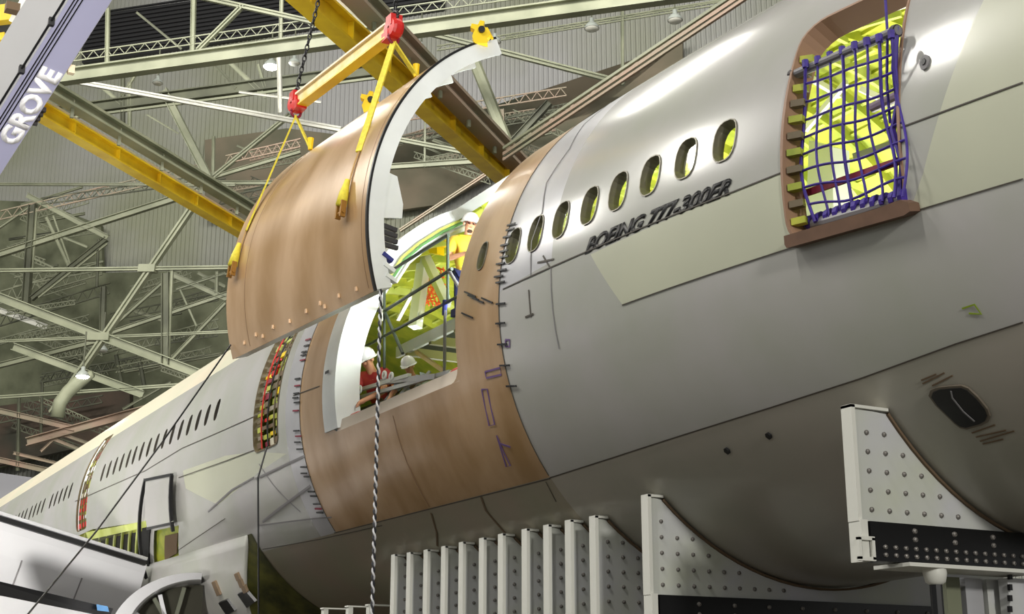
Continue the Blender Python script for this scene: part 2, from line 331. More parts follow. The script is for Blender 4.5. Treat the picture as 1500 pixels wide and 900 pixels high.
# crane runway girders (horizontal, yellow)
def runway(x1, y1, x2, y2, H, w, h, ext1, ext2, label):
    a = atZ(x1, y1, H + CAMZ); b = atZ(x2, y2, H + CAMZ); d = (b - a).normalized(); a = a - d * ext1; b = b + d * ext2
    t = empty('crane_girder', a, label, 'girder')
    MB().ibeam(a, b, w, h, t=.14).build('girder', yellow, t)
    up = Vector((0, 0, 1)); s = d.cross(up).normalized()
    L = (b - a).length
    MB().bar(a + up * (h / 2 + .1), b + up * (h / 2 + .1), .12, .16).build('rail', steelP, t)
    n = int(L / 2.2); 
    for k in range(n):
        c = a + d * (k + .5) * L / n; MB().bar(c - up * h * .4, c + up * h * .4, w * .8, .04, up=d).build('stiffener', yellow, t)
    return a, b, t
runway(60, 163, 350, 335, 17, .42, .5, 9, 12, 'lower left yellow crane girder running behind the lifted panel')
runway(440, -14, 742, 258, 17, .5, .72, 12, 12, 'larger yellow crane girder running down to the right behind the red hooks')
for (x1, y1, x2, y2, w, lab) in ((70, 128, 372, 310, .42, 'grey-green box chord running just above the lower yellow girder'), (520, -10, 742, 222, .55, 'pinkish grey box chord running just above the larger yellow girder')):
    a = atZ(x1, y1, 19); b = atZ(x2, y2, 19); t = empty('box_chord', a, lab, 'steel beam')
    MB().ibeam(a - (b - a) * .3, b + (b - a) * .3, w, w, t=.2).build('beam', steelG if x1 < 100 else steelP, t)
    d = (b - a)
    for k in range(5): c = a + d * (k + .5) / 5; MB().bar(c - Vector((0, 0, .5)), c + Vector((0, 0, .1)), .1, .1).build('hanger', steelG, t)

# high bay lamps
lampm = mat('lamp_shade_enamel', (150, 156, 150), 0.4); lensm = mat('lamp_lens_unlit', (206, 206, 196), 0.3); lensOn = mat('lamp_lens_lit', (255, 252, 240), 0.3, emit=40)
lamps = [(231, 122, 52, 9, 0, 'hanging high-bay lamp under the top left chord, left of the lit lamp'), (397, 98, 56, 13, 1, 'brightly lit high-bay lamp left of the first chain'),
         (431, 93, 56, 10, 0, 'unlit high-bay lamp just right of the lit lamp by the chain'), (617, 76, 58, 11, 0, 'high-bay lamp between the second red hook and the panel top edge'),
         (725, 62, 56, 10, 0, 'high-bay lamp next to the yellow clamp at the panel top'), (867, 42, 60, 12, 0, 'high-bay lamp in front of ribbed wall, left of the pair at top middle'),
         (989, 30, 58, 12, 0, 'high-bay lamp nearest the fuselage crown at top middle'), (121, 552, 52, 11, 1, 'lit high-bay lamp beside the curved duct at lower left'), (150, 514, 60, 9, 0, 'dim high-bay lamp just above the curved duct at lower left')]
for x, y, D, r, on, lab in lamps:
    p = atN(x, y, D); rr = pw(D, r); t = empty('high_bay_lamp', p, lab, 'lamp', 'high-bay lamps')
    MB().lathe(p, [(rr, 0), (rr * .92, rr * .35), (rr * .6, rr * .75), (rr * .32, rr * .95), (rr * .3, rr * 1.5), (.01, rr * 1.52)]).build('shade', lampm, t, True)
    MB().lathe(p - Vector((0, 0, .02)), [(rr * .94, .03), (rr * .8, -rr * .12), (.01, -rr * .2)]).build('lens', lensOn if on else lensm, t, True)
    MB().tube([p + Vector((0, 0, rr * 1.4)), p + Vector((0, 0, rr * 1.4 + 1.6))], .035).build('stem', steelD, t)
    if on:
        l = bpy.data.lights.new('high_bay_light', 'POINT'); l.energy = 90; l.shadow_soft_size = .3; lo = bpy.data.objects.new('high_bay_light', l); COL.objects.link(lo); lo.location = p - Vector((0, 0, .6))

# ------------------------------------------------------------------ fuselage geometry
CX, CZ, RAD = 10.271, 4.216 + CAMZ, 3.1
def interp(tab, y):
    if y <= tab[0][0]: return tab[0][1] + (y - tab[0][0]) * (tab[1][1] - tab[0][1]) / (tab[1][0] - tab[0][0])
    for (a, va), (b, vb) in zip(tab, tab[1:]):
        if y <= b:
            t = (y - a) / (b - a); return va + (vb - va) * t
    return tab[-1][1]
WT = [(5, 2.12), (6.4, 2.39), (7.5, 2.585), (8.7, 2.775), (9.5, 2.9), (10.3, 2.985), (11.2, 3.05), (12, 3.085), (13, 3.1), (60, 3.1)]
BT = [(5, 2.68), (6.5, 2.82), (8, 2.93), (9.5, 3.0), (11.5, 3.07), (13, 3.1), (60, 3.1)]
def smooth_tab(tab):
    # resample as a smooth curve (moving average of the linear table)
    out = []; y = 0.0
    while y < 61:
        out.append((y, sum(interp(tab, y + d) for d in (-.9, -.6, -.3, 0, .3, .6, .9)) / 7)); y += .3
    return out
WT = smooth_tab(WT); BT = smooth_tab(BT)
def sec(Y): return max(interp(WT, Y), .3), max(interp(BT, Y), .3)
def HP(Y, t, off=0.0):
    w, b = sec(Y); w += off; b = (b if t < 0 else RAD) + off
    return Vector((CX - w * math.cos(t), Y, CZ + b * math.sin(t)))
def HN(Y, t):
    e = .01; a = HP(Y + e, t) - HP(Y - e, t); b = HP(Y, t + e) - HP(Y, t - e); n = b.cross(a).normalized()
    if n.dot(HP(Y, t) - Vector((CX, Y, CZ))) < 0: n = -n
    return n
def hull_at(px, py, off=0.0):
    """(Y, t) where the sight line meets the fuselage"""
    d = camray(px, py).normalized()
    def g(s):
        P = EYE + d * s; w, b = sec(P.y); dz = P.z - CZ; b = b if dz < 0 else RAD
        return ((P.x - CX) / (w + off)) ** 2 + (dz / (b + off)) ** 2 - 1
    s = 4.0; last = g(s)
    while s < 80:
        s2 = s + .15; v = g(s2)
        if v <= 0 < last:
            a, b_ = s, s2
            for _ in range(30):
                m = (a + b_) / 2
                if g(m) > 0: a = m
                else: b_ = m
            P = EYE + d * b_; w, b = sec(P.y); dz = P.z - CZ; b = b if dz < 0 else RAD
            return P.y, math.atan2(dz / b, -(P.x - CX) / w)
        s, last = s2, v
    return None
def pxpoly(pts):
    out = []
    for p in pts:
        h = hull_at(*p)
        if h: out.append(h)
    return out
def rrect(y0, y1, t0, t1, r, n=5, skew=0.0):
    """rounded rectangle in (Y, t); t in radians; r in metres"""
    rt = r / RAD; out = []
    for cy, ct, a0 in ((y1 - r, t1 - rt, 0), (y0 + r, t1 - rt, 90), (y0 + r, t0 + rt, 180), (y1 - r, t0 + rt, 270)):
        for k in range(n + 1):
            a = R(a0 + 90 * k / n); out.append((cy + r * math.cos(a), ct + rt * math.sin(a)))
    return out
def densify(poly, step=.12):
    out = []
    for i, p in enumerate(poly):
        q = poly[(i + 1) % len(poly)]; L = math.hypot(q[0] - p[0], (q[1] - p[1]) * RAD); n = max(1, int(L / step))
        for k in range(n): out.append((p[0] + (q[0] - p[0]) * k / n, p[1] + (q[1] - p[1]) * k / n))
    return out
def inside(p, poly):
    c = False; j = len(poly) - 1
    for i in range(len(poly)):
        if (poly[i][1] > p[1]) != (poly[j][1] > p[1]) and p[0] < (poly[j][0] - poly[i][0]) * (p[1] - poly[i][1]) / (poly[j][1] - poly[i][1]) + poly[i][0]: c = not c
        j = i
    return c
def param_mesh(name, mats, parent, y0, y1, t0, t1, sy, st, holes, regions, off=0.0, default=0, flip=False):
    """a sheet of the hull between Y and t limits, exactly cut by holes, exactly divided by coloured regions"""
    vs = []; es = []
    def loop(poly, step=.12):
        b = len(vs); poly = densify(poly, step)
        for q in poly: vs.append(Vector((q[0], q[1] * RAD)))
        for i in range(len(poly)): es.append((b + i, b + (i + 1) % len(poly)))
        return poly
    loop([(y0, t0), (y1, t0), (y1, t1), (y0, t1)], .2)
    hs = [loop(h, .1) for h in holes]; rg = [(loop(p, .15), mi) for p, mi in regions]
    bounds = [(min(q[0] for q in h), max(q[0] for q in h), min(q[1] for q in h), max(q[1] for q in h)) for h in hs]
    ny = int((y1 - y0) / sy); nn = int((t1 - t0) / st)
    for i in range(1, ny):
        for j in range(1, nn): vs.append(Vector((y0 + (y1 - y0) * (i + .13 * ((j % 2) - .5)) / ny, (t0 + (t1 - t0) * j / nn) * RAD)))
    r = delaunay_2d_cdt(vs, es, [], 0, 1e-5)
    P = [(v.x, v.y / RAD) for v in r[0]]; faces = []; mis = []
    for f in r[2]:
        c = (sum(P[i][0] for i in f) / len(f), sum(P[i][1] for i in f) / len(f))
        if not (y0 < c[0] < y1 and t0 < c[1] < t1): continue
        if any(b[0] < c[0] < b[1] and b[2] < c[1] < b[3] and inside(c, h) for b, h in zip(bounds, hs)): continue
        mi = default
        for p, m in rg:
            if inside(c, p): mi = m
        faces.append(f[::-1] if flip else f); mis.append(mi)
    me = bpy.data.meshes.new(name); me.from_pydata([HP(y, t, off) for y, t in P], [], faces)
    for p, m in zip(me.polygons, mis): p.material_index = m; p.use_smooth = True
    nr = [HN(y, t) for y, t in P]
    me.update()
    # face winding must agree with the analytic normal
    bm = bmesh.new(); bm.from_mesh(me); bm.verts.ensure_lookup_table()
    rev = [f for f in bm.faces if f.normal.dot(nr[f.verts[0].index]) < 0]
    if rev: bmesh.ops.reverse_faces(bm, faces=rev)
    bm.to_mesh(me); bm.free()
    me.normals_split_custom_set_from_vertices(nr)
    return link(name, me, mats, parent)
def jamb(name, poly, o0, o1, m, parent, lip=0.0):
    poly = densify(poly, .1); n = len(poly); mb = MB(); vs = []
    if lip:
        cy = sum(p[0] for p in poly) / n; ct = sum(p[1] for p in poly) / n
        outer = [(p[0] + (p[0] - cy) / max(.01, math.hypot(p[0] - cy, (p[1] - ct) * RAD)) * lip, p[1] + (p[1] - ct) / max(.01, math.hypot(p[0] - cy, (p[1] - ct) * RAD)) * lip) for p in poly]
        rings = [(outer, o0), (outer, o0 + .012), (poly, o0 + .012), (poly, o1)]
    else: rings = [(poly, o0), (poly, o1)]
    for pl, o in rings:
        for y, t in pl: vs.append(HP(y, t, o))
    fs = [(k * n + i, k * n + (i + 1) % n, (k + 1) * n + (i + 1) % n, (k + 1) * n + i) for k in range(len(rings) - 1) for i in range(n)]
    mb.add(vs, fs); return mb.build(name, m, parent, fix=False)
def patch(name, poly, o0, th, m, parent, step=.15):
    """raised patch on the hull with thickness"""
    vs = []; es = []; poly = densify(poly, step)
    for q in poly: vs.append(Vector((q[0], q[1] * RAD)))
    n = len(poly); es = [(i, (i + 1) % n) for i in range(n)]
    ys = [p[0] for p in poly]; ts = [p[1] for p in poly]
    a = min(ys)
    while a < max(ys):
        b = min(ts)
        while b < max(ts):
            if inside((a, b), poly): vs.append(Vector((a, b * RAD)))
            b += .08
        a += .3
    r = delaunay_2d_cdt(vs, es, [], 1, 1e-5); P = [(v.x, v.y / RAD) for v in r[0]]; k = len(P)
    me_v = [HP(y, t, o0 + th) for y, t in P] + [HP(y, t, o0) for y, t in P]
    fs = [tuple(f) for f in r[2]]; fs2 = [tuple(i + k for i in f[::-1]) for f in fs]
    cnt = {}
    for f in fs:
        for i in range(len(f)):
            e = (f[i], f[(i + 1) % len(f)]); cnt[tuple(sorted(e))] = cnt.get(tuple(sorted(e)), []) + [e]
    side = [(e[0][1], e[0][0], e[0][0] + k, e[0][1] + k) for e in cnt.values() if len(e) == 1]
    mb = MB(); mb.add(me_v, fs + fs2 + side); return mb.build(name, m, parent)
def strip(name, pts, w, m, parent, off=.004, th=.004, px=True, step=.2):
    """thin band following the hull through the given points (pixels or (Y,t))"""
    q = pxpoly(pts) if px else pts
    if len(q) < 2: return None
    d = []
    for a, b in zip(q, q[1:]):
        n = max(1, int(math.hypot(b[0] - a[0], (b[1] - a[1]) * RAD) / step))
        for k in range(n): d.append((a[0] + (b[0] - a[0]) * k / n, a[1] + (b[1] - a[1]) * k / n))
    d.append(q[-1]); vs = []; fs = []
    for i, p in enumerate(d):
        a = d[max(0, i - 1)]; b = d[min(len(d) - 1, i + 1)]; dy = b[0] - a[0]; dt = (b[1] - a[1]) * RAD; L = math.hypot(dy, dt) or 1
        ny, ntt = -dt / L * w / 2, dy / L * w / 2 / RAD
        for s_, o in ((-1, off), (-1, off + th), (1, off + th), (1, off)): vs.append(HP(p[0] + s_ * ny, p[1] + s_ * ntt, o))
    for i in range(len(d) - 1):
        for k in range(4): fs.append((i * 4 + k, i * 4 + (k + 1) % 4, i * 4 + 4 + (k + 1) % 4, i * 4 + 4 + k))
    fs += [(0, 1, 2, 3), tuple(len(vs) - 4 + k for k in (3, 2, 1, 0))]
    return MB().add(vs, fs).build(name, m, parent)

stopm = mat('door_stop_metal', (104, 92, 70), .5)
plane = empty('airliner', (CX, 20, 0), 'wide-body airliner in grey and tan primer with door openings, nose to the far left', 'airplane')
# openings
cargo = rrect(14.08, 17.93, R(-12.4), R(64), .22)
_l = [hull_at(*q) for q in ((1150, 170), (1149, 240))]; _r = [hull_at(*q) for q in ((1313, 110), (1318, 190))]; _b = hull_at(1250, 322)
D5A = sum(q[0] for q in _r) / 2; D5B = sum(q[0] for q in _l) / 2; D5T = _b[1]
door5 = rrect(D5A, D5B, D5T - R(1), R(30), .24)
door4 = rrect(19.95, 21.02, R(-8.8), R(28), .14)
door3 = rrect(32.15, 33.15, R(-9.5), R(33), .14)
def window_poly(y, t, hw=.135, hh=.205, n=18):
    out = []
    for k in range(n):
        a = 2 * math.pi * k / n; c, s_ = math.cos(a), math.sin(a)
        out.append((y + hw * math.copysign(abs(c) ** .72, c), t + hh / RAD * math.copysign(abs(s_) ** .8, s_)))
    return out
near_w = []
for px_, py_ in ((1062, 206), (1005, 232), (953, 257), (906, 280), (864, 301), (822, 322), (785, 342), (752, 360)):
    near_w.append(hull_at(px_, py_))
WTH = R(11.1)
far_y = []
for xs, n in (((317, 207), 11), ((187, 150), 5), ((102, 72), 5), ((62, 44), 4), ((36, 6), 5)):
    a = hull_at(xs[0], 603 - (xs[0] - 317) * .557)[0]
    for k in range(n): far_y.append(a + .5334 * (k if n < 11 else k))
far_y = sorted(set(round(y, 3) for y in far_y if not (31.95 < y < 33.4)))
NW = [window_poly(y, t) for y, t in near_w]
FW = [window_poly(y, WTH, .105, .20) for y in far_y]
plug_w = [window_poly(13.56, R(13), .09, .17)]
root_open = pxpoly([(100, 792), (135, 776), (215, 764), (219, 852), (205, 830), (150, 812)])
hatch_open = pxpoly([(226, 778), (262, 770), (264, 832), (228, 842)])
aft_low = rrect(13.03, 19.03, R(-37.4), R(70), .01, 1)
reg = [
    (pxpoly([(865, 373), (912, 447), (1160, 363), (1345, 308), (1499, 262)]) + [(3.2, R(-16)), (3.2, R(45)), (6.1, R(45)), hull_at(1440, 2), hull_at(1352, 255), hull_at(1336, 300), hull_at(1166, 352), hull_at(1149, 251)], 2),
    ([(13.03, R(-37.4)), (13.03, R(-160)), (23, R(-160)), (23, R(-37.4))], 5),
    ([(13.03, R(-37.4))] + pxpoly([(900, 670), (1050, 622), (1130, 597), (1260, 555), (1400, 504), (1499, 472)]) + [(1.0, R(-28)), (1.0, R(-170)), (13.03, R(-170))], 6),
    ([(19.62, R(30)), (60, R(30)), (60, R(150)), (19.62, R(150))], 4),
    ([(11.95, R(3.3)), (13.03, R(2.3)), (13.03, R(120)), (11.95, R(120))], 1),
    ([(19.03, R(-37.4)), (19.62, R(-37.4)), (19.62, R(120)), (19.03, R(120))], 1),
    (aft_low, 3),
    (pxpoly([(268, 690), (330, 668), (374, 662), (420, 665), (382, 690), (320, 740), (272, 716)]), 2),
]
skin = param_mesh('fuselage_skin', [paint, silver, cream, brown, crownm, olive, belly_shade], plane, 1.0, 60, R(-178), R(178), .5, R(4.5),
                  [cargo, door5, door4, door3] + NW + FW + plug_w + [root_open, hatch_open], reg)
liner = param_mesh('inner_lining', [primer], plane, 1.2, 59.8, R(-178), R(178), .8, R(7), [cargo, door5, door4] + NW + plug_w, [], off=-.1)
jamb('cargo_door_frame', cargo, .0, -.16, white, plane)
jamb('door_frame', door5, .0, -.22, mat('brown_door_frame', (150, 118, 96), .5), plane, lip=.03)
jamb('door_frame', door4, .0, -.14, stopm, plane, lip=.02); jamb('door_frame', door3, .0, -.14, stopm, plane)
rim = mat('window_rim_metal', (110, 106, 92), .35, .3)
rimd = mat('dark_window_reveal', (60, 56, 48), .5)
for p in NW + plug_w:
    j = jamb('window_frame', p, .0, -.11, [rim], plane, lip=.012)
    y = sum(q[0] for q in p) / len(p); t_ = sum(q[1] for q in p) / len(p)
    patch('pane', [(y + (a - y) * .99, t_ + (b - t_) * .99) for a, b in p], -.05, .006, glassy, j, .08)
for p in FW:
    j = jamb('window_frame', p, .0, -.06, [rimd], plane)
    y = sum(q[0] for q in p) / len(p); t_ = sum(q[1] for q in p) / len(p)
    patch('pane', [(y + (a - y) * .99, t_ + (b - t_) * .99) for a, b in p], -.045, .006, darkgl, j, .08)
# interior: frames, stringers, cabin floor
for k in range(34):
    y = 6.3 + k * .533
    if y > 23.6: break
    for (ta, tb) in [(66 if 14 < y < 18 else 32, 178)]:
        n = 40; vs = []; fs = []
        for i in range(n + 1):
            t_ = R(ta + (tb - ta) * i / n)
            for yy, o in ((y, -.1), (y, -.23), (y + .05, -.23), (y + .05, -.1)): vs.append(HP(yy, t_, o))
        for i in range(n):
            for q in range(4): fs.append((i * 4 + q, i * 4 + (q + 1) % 4, i * 4 + 4 + (q + 1) % 4, i * 4 + 4 + q))
        MB().add(vs, fs).build('fuselage_frame', primer2 if k % 3 == 0 else primer, plane)
for k in range(17):
    t_ = R(68 + k * 6.4); mb = MB()
    vs = [HP(y, t_ + dt, o) for y in (1.5, 24) for dt, o in ((-.007, -.1), (-.007, -.15), (.007, -.15), (.007, -.1))]
    # the hull tapers, so the stringer is made of short runs
    ys = [1.5 + i * .9 for i in range(26)]; vs = []; fs = []
    for y in ys:
        for dt, o in ((-.007, -.1), (-.007, -.15), (.007, -.15), (.007, -.1)): vs.append(HP(y, t_ + dt, o))
    for i in range(len(ys) - 1):
        for q in range(4): fs.append((i * 4 + q, i * 4 + (q + 1) % 4, i * 4 + 4 + (q + 1) % 4, i * 4 + 4 + q))
    mb.add(vs, fs).build('stringer', primer2 if k % 2 else primer, plane)
FLZ = CZ - .78
vs = []; ys = [1.5, 4, 6, 8, 10, 12, 14, 60]
mb = MB()
for ya, yb in zip(ys, ys[1:]):
    wa = sec(ya)[0] * .95; wb = sec(yb)[0] * .95
    mb.add([(CX - wa, ya, FLZ), (CX + wa, ya, FLZ), (CX + wb, yb, FLZ), (CX - wb, yb, FLZ), (CX - wa, ya, FLZ - .08), (CX + wa, ya, FLZ - .08), (CX + wb, yb, FLZ - .08), (CX - wb, yb, FLZ - .08)], [(0, 1, 2, 3), (7, 6, 5, 4), (0, 3, 7, 4), (1, 5, 6, 2)])
mb.build('cabin_floor', mat('cabin_floor_panel', (96, 98, 70), .6), plane)
# overhead cabin rails seen through the door: two yellow posts, cross bars
for x_, ya in ((9.2, 8.1), (9.6, 7.15), (9.9, 8.9)):
    MB().tube([(x_, ya, FLZ), (x_, ya, FLZ + 2.9)], .035).build('stanchion', yel2, plane)
for a, b in (((1140, 60), (1330, 5)), ((1160, 20), (1240, 60)), ((1200, 55), (1320, 20)), ((1240, 100), (1330, 70)), ((1180, 110), (1230, 140)), ((1250, 230), (1325, 205)), ((1200, 250), (1320, 300)), ((1180, 190), (1240, 120)), ((1260, 130), (1325, 160))):
    a3, b3 = atX(*a, 10.9), atX(*b, 11.2)
    if max(a3.z, b3.z) > CZ + 2.75: k_ = CZ + 2.7; a3 = EYE + (a3 - EYE) * min(1, (k_ - CAMZ) / (a3.z - CAMZ)); b3 = EYE + (b3 - EYE) * min(1, (k_ - CAMZ) / (b3.z - CAMZ))
    MB().bar(a3, b3, .05, .07).build('ceiling_rail', (primer2, steelD, steelW, steelD)[(a[0] // 10) % 4], plane)
MB().prism([atX(1185, 205, 9.9), atX(1218, 215, 9.9), atX(1222, 330, 9.9), atX(1180, 330, 9.9)], (.25, 0, 0)).build('insulation_blanket', white, plane)

# seams and lines
seams = [([(1499, 121), (1320, 187)], .012), ([(1148, 252), (1075, 281), (980, 318), (857, 370), (800, 395), (737, 424)], .012), ([(1499, 472), (1400, 504), (1260, 555), (1130, 597), (1050, 622), (900, 670), (806, 700)], .014),
         ([(445, 506), (375, 533)], .0), ([(468, 566), (430, 580)], .012), ([(376, 609), (320, 634), (267, 657), (213, 690), (110, 735)], .012), ([(912, 447), (1160, 363), (1345, 308), (1499, 262)], .01),
         ([(800, 706), (815, 735)], .008), ([(380, 680), (400, 710), (440, 750)], .02), ([(447, 668), (400, 690), (375, 702)], .035), ([(455, 712), (410, 745), (385, 765)], .04), ([(372, 700), (340, 718), (305, 750)], .03),
         ([(262, 700), (330, 676), (372, 660)], .012), ([(330, 760), (262, 806)], .012), ([(380, 770), (460, 760), (486, 758)], .02), ([(490, 781), (806, 701)], .015), ([(385, 805), (470, 790), (560, 770)], .012), ([(705, 728), (712, 748), (735, 775), (748, 790)], .035), ([(632, 752), (640, 780), (641, 800)], .03)]
greyseam = mat('grey_tape_band', (128, 126, 128), .6)
for s_, w_ in seams:
    if w_ > 0: strip('skin_seam', s_, w_, greyseam if w_ > .018 and s_[0][0] < 480 else (padm if w_ > .028 else seamm), plane)
strip('skin_seam', [(13.03, R(-37)), (13.03, R(60))], .012, seamm, plane, px=False); strip('skin_seam', [(19.03, R(-37)), (19.03, R(60))], .012, seamm, plane, px=False)
strip('skin_seam', [(12.35, R(2.4)), (12.4, R(10)), (12.3, R(16)), (12.45, R(24)), (12.3, R(32)), (12.5, R(42)), (12.4, R(50))], .014, greyseam, plane, px=False)
strip('skin_seam', [(11.95, R(-14)), (11.95, R(2))], .012, greyseam, plane, px=False)
strip('skin_seam', [(15.95, R(-14)), (15.95, R(-37))], .01, mat('tan_seam', (128, 98, 72), .6), plane, px=False)
# dark fastener tabs along both edges of the tan section
for k in range(26):
    t_ = R(17 - k * 1.45 + random.uniform(-.4, .4)); y = 12.98 + random.uniform(-.03, .06)
    if k > 9 and k % 3: continue
    strip('fastener_tab', [(y - .09, t_ - .004), (y + .11, t_ + .008)], .02, black, plane, px=False, off=.01, th=.012)
for k in range(30):
    t_ = R(18 - k * 1.7 + random.uniform(-.5, .5)); y = 19.12 + random.uniform(-.04, .06)
    if k in (5, 6, 13, 14, 19, 20, 24): continue
    strip('fastener_tab', [(y - .1, t_ - .004), (y + .12, t_ + .006)], .022, black if k % 4 else dred, plane, px=False, off=.01, th=.012)
for x, y in ((695, 436), (702, 440), (690, 431), (715, 440), (686, 462)):
    strip('fastener_tab', [(x - 8, y - 3), (x + 8, y + 4)], .018, black, plane, off=.01, th=.012)
for pts in ([(711, 545), (733, 539), (735, 549), (713, 554), (711, 545)], [(706, 571), (714, 570), (725, 622), (717, 624), (706, 571)], [(728, 638), (738, 662), (748, 682), (742, 684), (728, 638)], [(733, 650), (748, 655)], [(741, 498), (747, 498), (747, 508), (741, 508), (741, 498)]):
    strip('marking_tape', pts, .022, mat('purple_marking', (104, 78, 128), .6), plane, step=.5)
# lettering wrapped on the skin
OFFS = .045
def text_mesh(body, shear=0.0):
    c = bpy.data.curves.new('lettering', 'FONT'); c.body = body; c.size = 1; c.shear = shear; c.offset = OFFS; c.extrude = 0; c.resolution_u = 3
    o = bpy.data.objects.new('lettering', c); COL.objects.link(o); bpy.context.view_layer.update()
    me = bpy.data.meshes.new_from_object(o.evaluated_get(bpy.context.evaluated_depsgraph_get())); bpy.data.objects.remove(o); bpy.data.curves.remove(c); return me
def fit_text(me):
    xs = [v.co.x for v in me.vertices]; ys = [v.co.y for v in me.vertices]; return min(xs), max(xs), min(ys), max(ys)
def wrap_text(body, pa, pb, height, m, parent, shear=.35, name='lettering'):
    me = text_mesh(body, shear); x0, x1, y0, y1 = fit_text(me); (ya, ta), (yb, tb) = pa, pb
    bm = bmesh.new(); bm.from_mesh(me); r = bmesh.ops.extrude_face_region(bm, geom=bm.faces[:])
    top = {v for v in r['geom'] if isinstance(v, bmesh.types.BMVert)}
    for v in bm.verts:
        u = (v.co.x - x0) / (x1 - x0); h = (v.co.y - y0) / (y1 - y0) * height
        v.co = HP(ya + (yb - ya) * u, ta + (tb - ta) * u + h / RAD, .006 if v in top else .002)
    bmesh.ops.recalc_face_normals(bm, faces=bm.faces); bm.to_mesh(me); bm.free(); me.materials.clear()
    return link(name, me, m, parent)
wrap_text('BOEING 777-300ER', hull_at(857, 374), hull_at(1072, 285), .165, letb, plane, .45)
# placard lines and outflow port on the lower aft body
for a, b in (((1352, 562), (1384, 546)), ((1366, 565), (1396, 550)), ((1350, 557), (1372, 548)), ((1424, 634), (1458, 622)), ((1430, 640), (1474, 630)), ((1436, 646), (1486, 631)), ((1440, 650), (1470, 643))):
    strip('placard_line', [a, b], .014, padm, plane)
op = pxpoly([(1362, 578), (1365, 570), (1374, 566), (1394, 564), (1410, 563), (1420, 567), (1434, 580), (1448, 597), (1452, 608), (1449, 616), (1440, 621), (1418, 627), (1408, 625), (1400, 619), (1372, 592)])
v_ = patch('outflow_valve', op, .002, .02, mat('valve_rim', (96, 88, 76), .5), plane)
cy_ = sum(p[0] for p in op) / len(op); ct_ = sum(p[1] for p in op) / len(op)
patch('valve_flap', [(cy_ + (a - cy_) * .9, ct_ + (b - ct_) * .9) for a, b in op], .022, .006, black, v_)
strip('valve_hinge', [(1396, 570), (1398, 580), (1414, 600), (1430, 614)], .012, greyseam, v_, off=.03)
for x, y in ((1066, 660), (1127, 638)): h = hull_at(x, y); patch('drain_port', [(h[0] + .03 * math.cos(a), h[1] + .012 * math.sin(a)) for a in (0, 1, 2, 3, 4, 5)], .002, .02, black, plane)
h = hull_at(1356, 92); q = patch('pressure_port', [(h[0] + .045 * math.cos(a * .6), h[1] + .022 * math.sin(a * .6)) for a in range(10)], .002, .015, greyseam, plane); patch('port_hole', [(h[0] + .02 * math.cos(a), h[1] + .01 * math.sin(a)) for a in (0, 1, 2, 3, 4, 5)], .018, .01, black, q)
strip('marking_tape', [(1410, 452), (1428, 446), (1438, 460), (1420, 459)], .015, mat('green_mark', (128, 150, 30), .5), plane)
for a, b in (((796, 375), (806, 392)), ((788, 385), (812, 380)), ((775, 425), (778, 465)), ((770, 465), (782, 460))): strip('marking_tape', [a, b], .02, seamm, plane)
# door sill plate and door stops
patch('door_sill', pxpoly([(1164, 346), (1165, 358), (1168, 363), (1340, 315), (1349, 309), (1346, 297), (1334, 293), (1300, 306)]), .0, .12, woodb, plane)
for k in range(11):
    t_ = D5T + R(3 + k * 3.0); a = HP(D5B, t_, -.05); b = HP(D5B - .11, t_, -.09)
    MB().bar(a, b, .07, .06).build('door_stop', stopm if k % 2 else primer, plane)
# white cargo opening surround on the forward side (wide jamb) and along the sill
n = 40; vs = []; fs = []
for i in range(n + 1):
    t_ = R(-11.6 + 80 * i / n)
    for yy, o in ((18.12, .02), (17.66, .02), (17.64, -.34), (18.12, -.2)): vs.append(HP(yy, t_, o))
for i in range(n):
    for q in range(4): fs.append((i * 4 + q, i * 4 + (q + 1) % 4, i * 4 + 4 + (q + 1) % 4, i * 4 + 4 + q))
fs += [(0, 1, 2, 3), tuple(4 * n + q for q in (3, 2, 1, 0))]
MB().add(vs, fs).build('forward_jamb', white, plane)
strip('jamb_mark', [(17.98, R(3.5)), (17.85, R(3.5))], .04, black, plane, px=False, off=.045)
sill = MB(); 
for a, b in (((14.1), (17.75)),):
    sill.add([HP(a, R(-12.4), .0), HP(b, R(-12.4), .0), HP(b, R(-12.4), -.3), HP(a, R(-12.4), -.3), HP(a, R(-9.5), -.06), HP(b, R(-9.5), -.06), HP(b, R(-9.5), -.3), HP(a, R(-9.5), -.3)], [(0, 1, 5, 4), (4, 5, 6, 7), (0, 4, 7, 3), (1, 2, 6, 5), (0, 3, 2, 1), (3, 7, 6, 2)])
sill.build('cargo_sill', mat('cream_sill', (214, 200, 184), .5), plane)

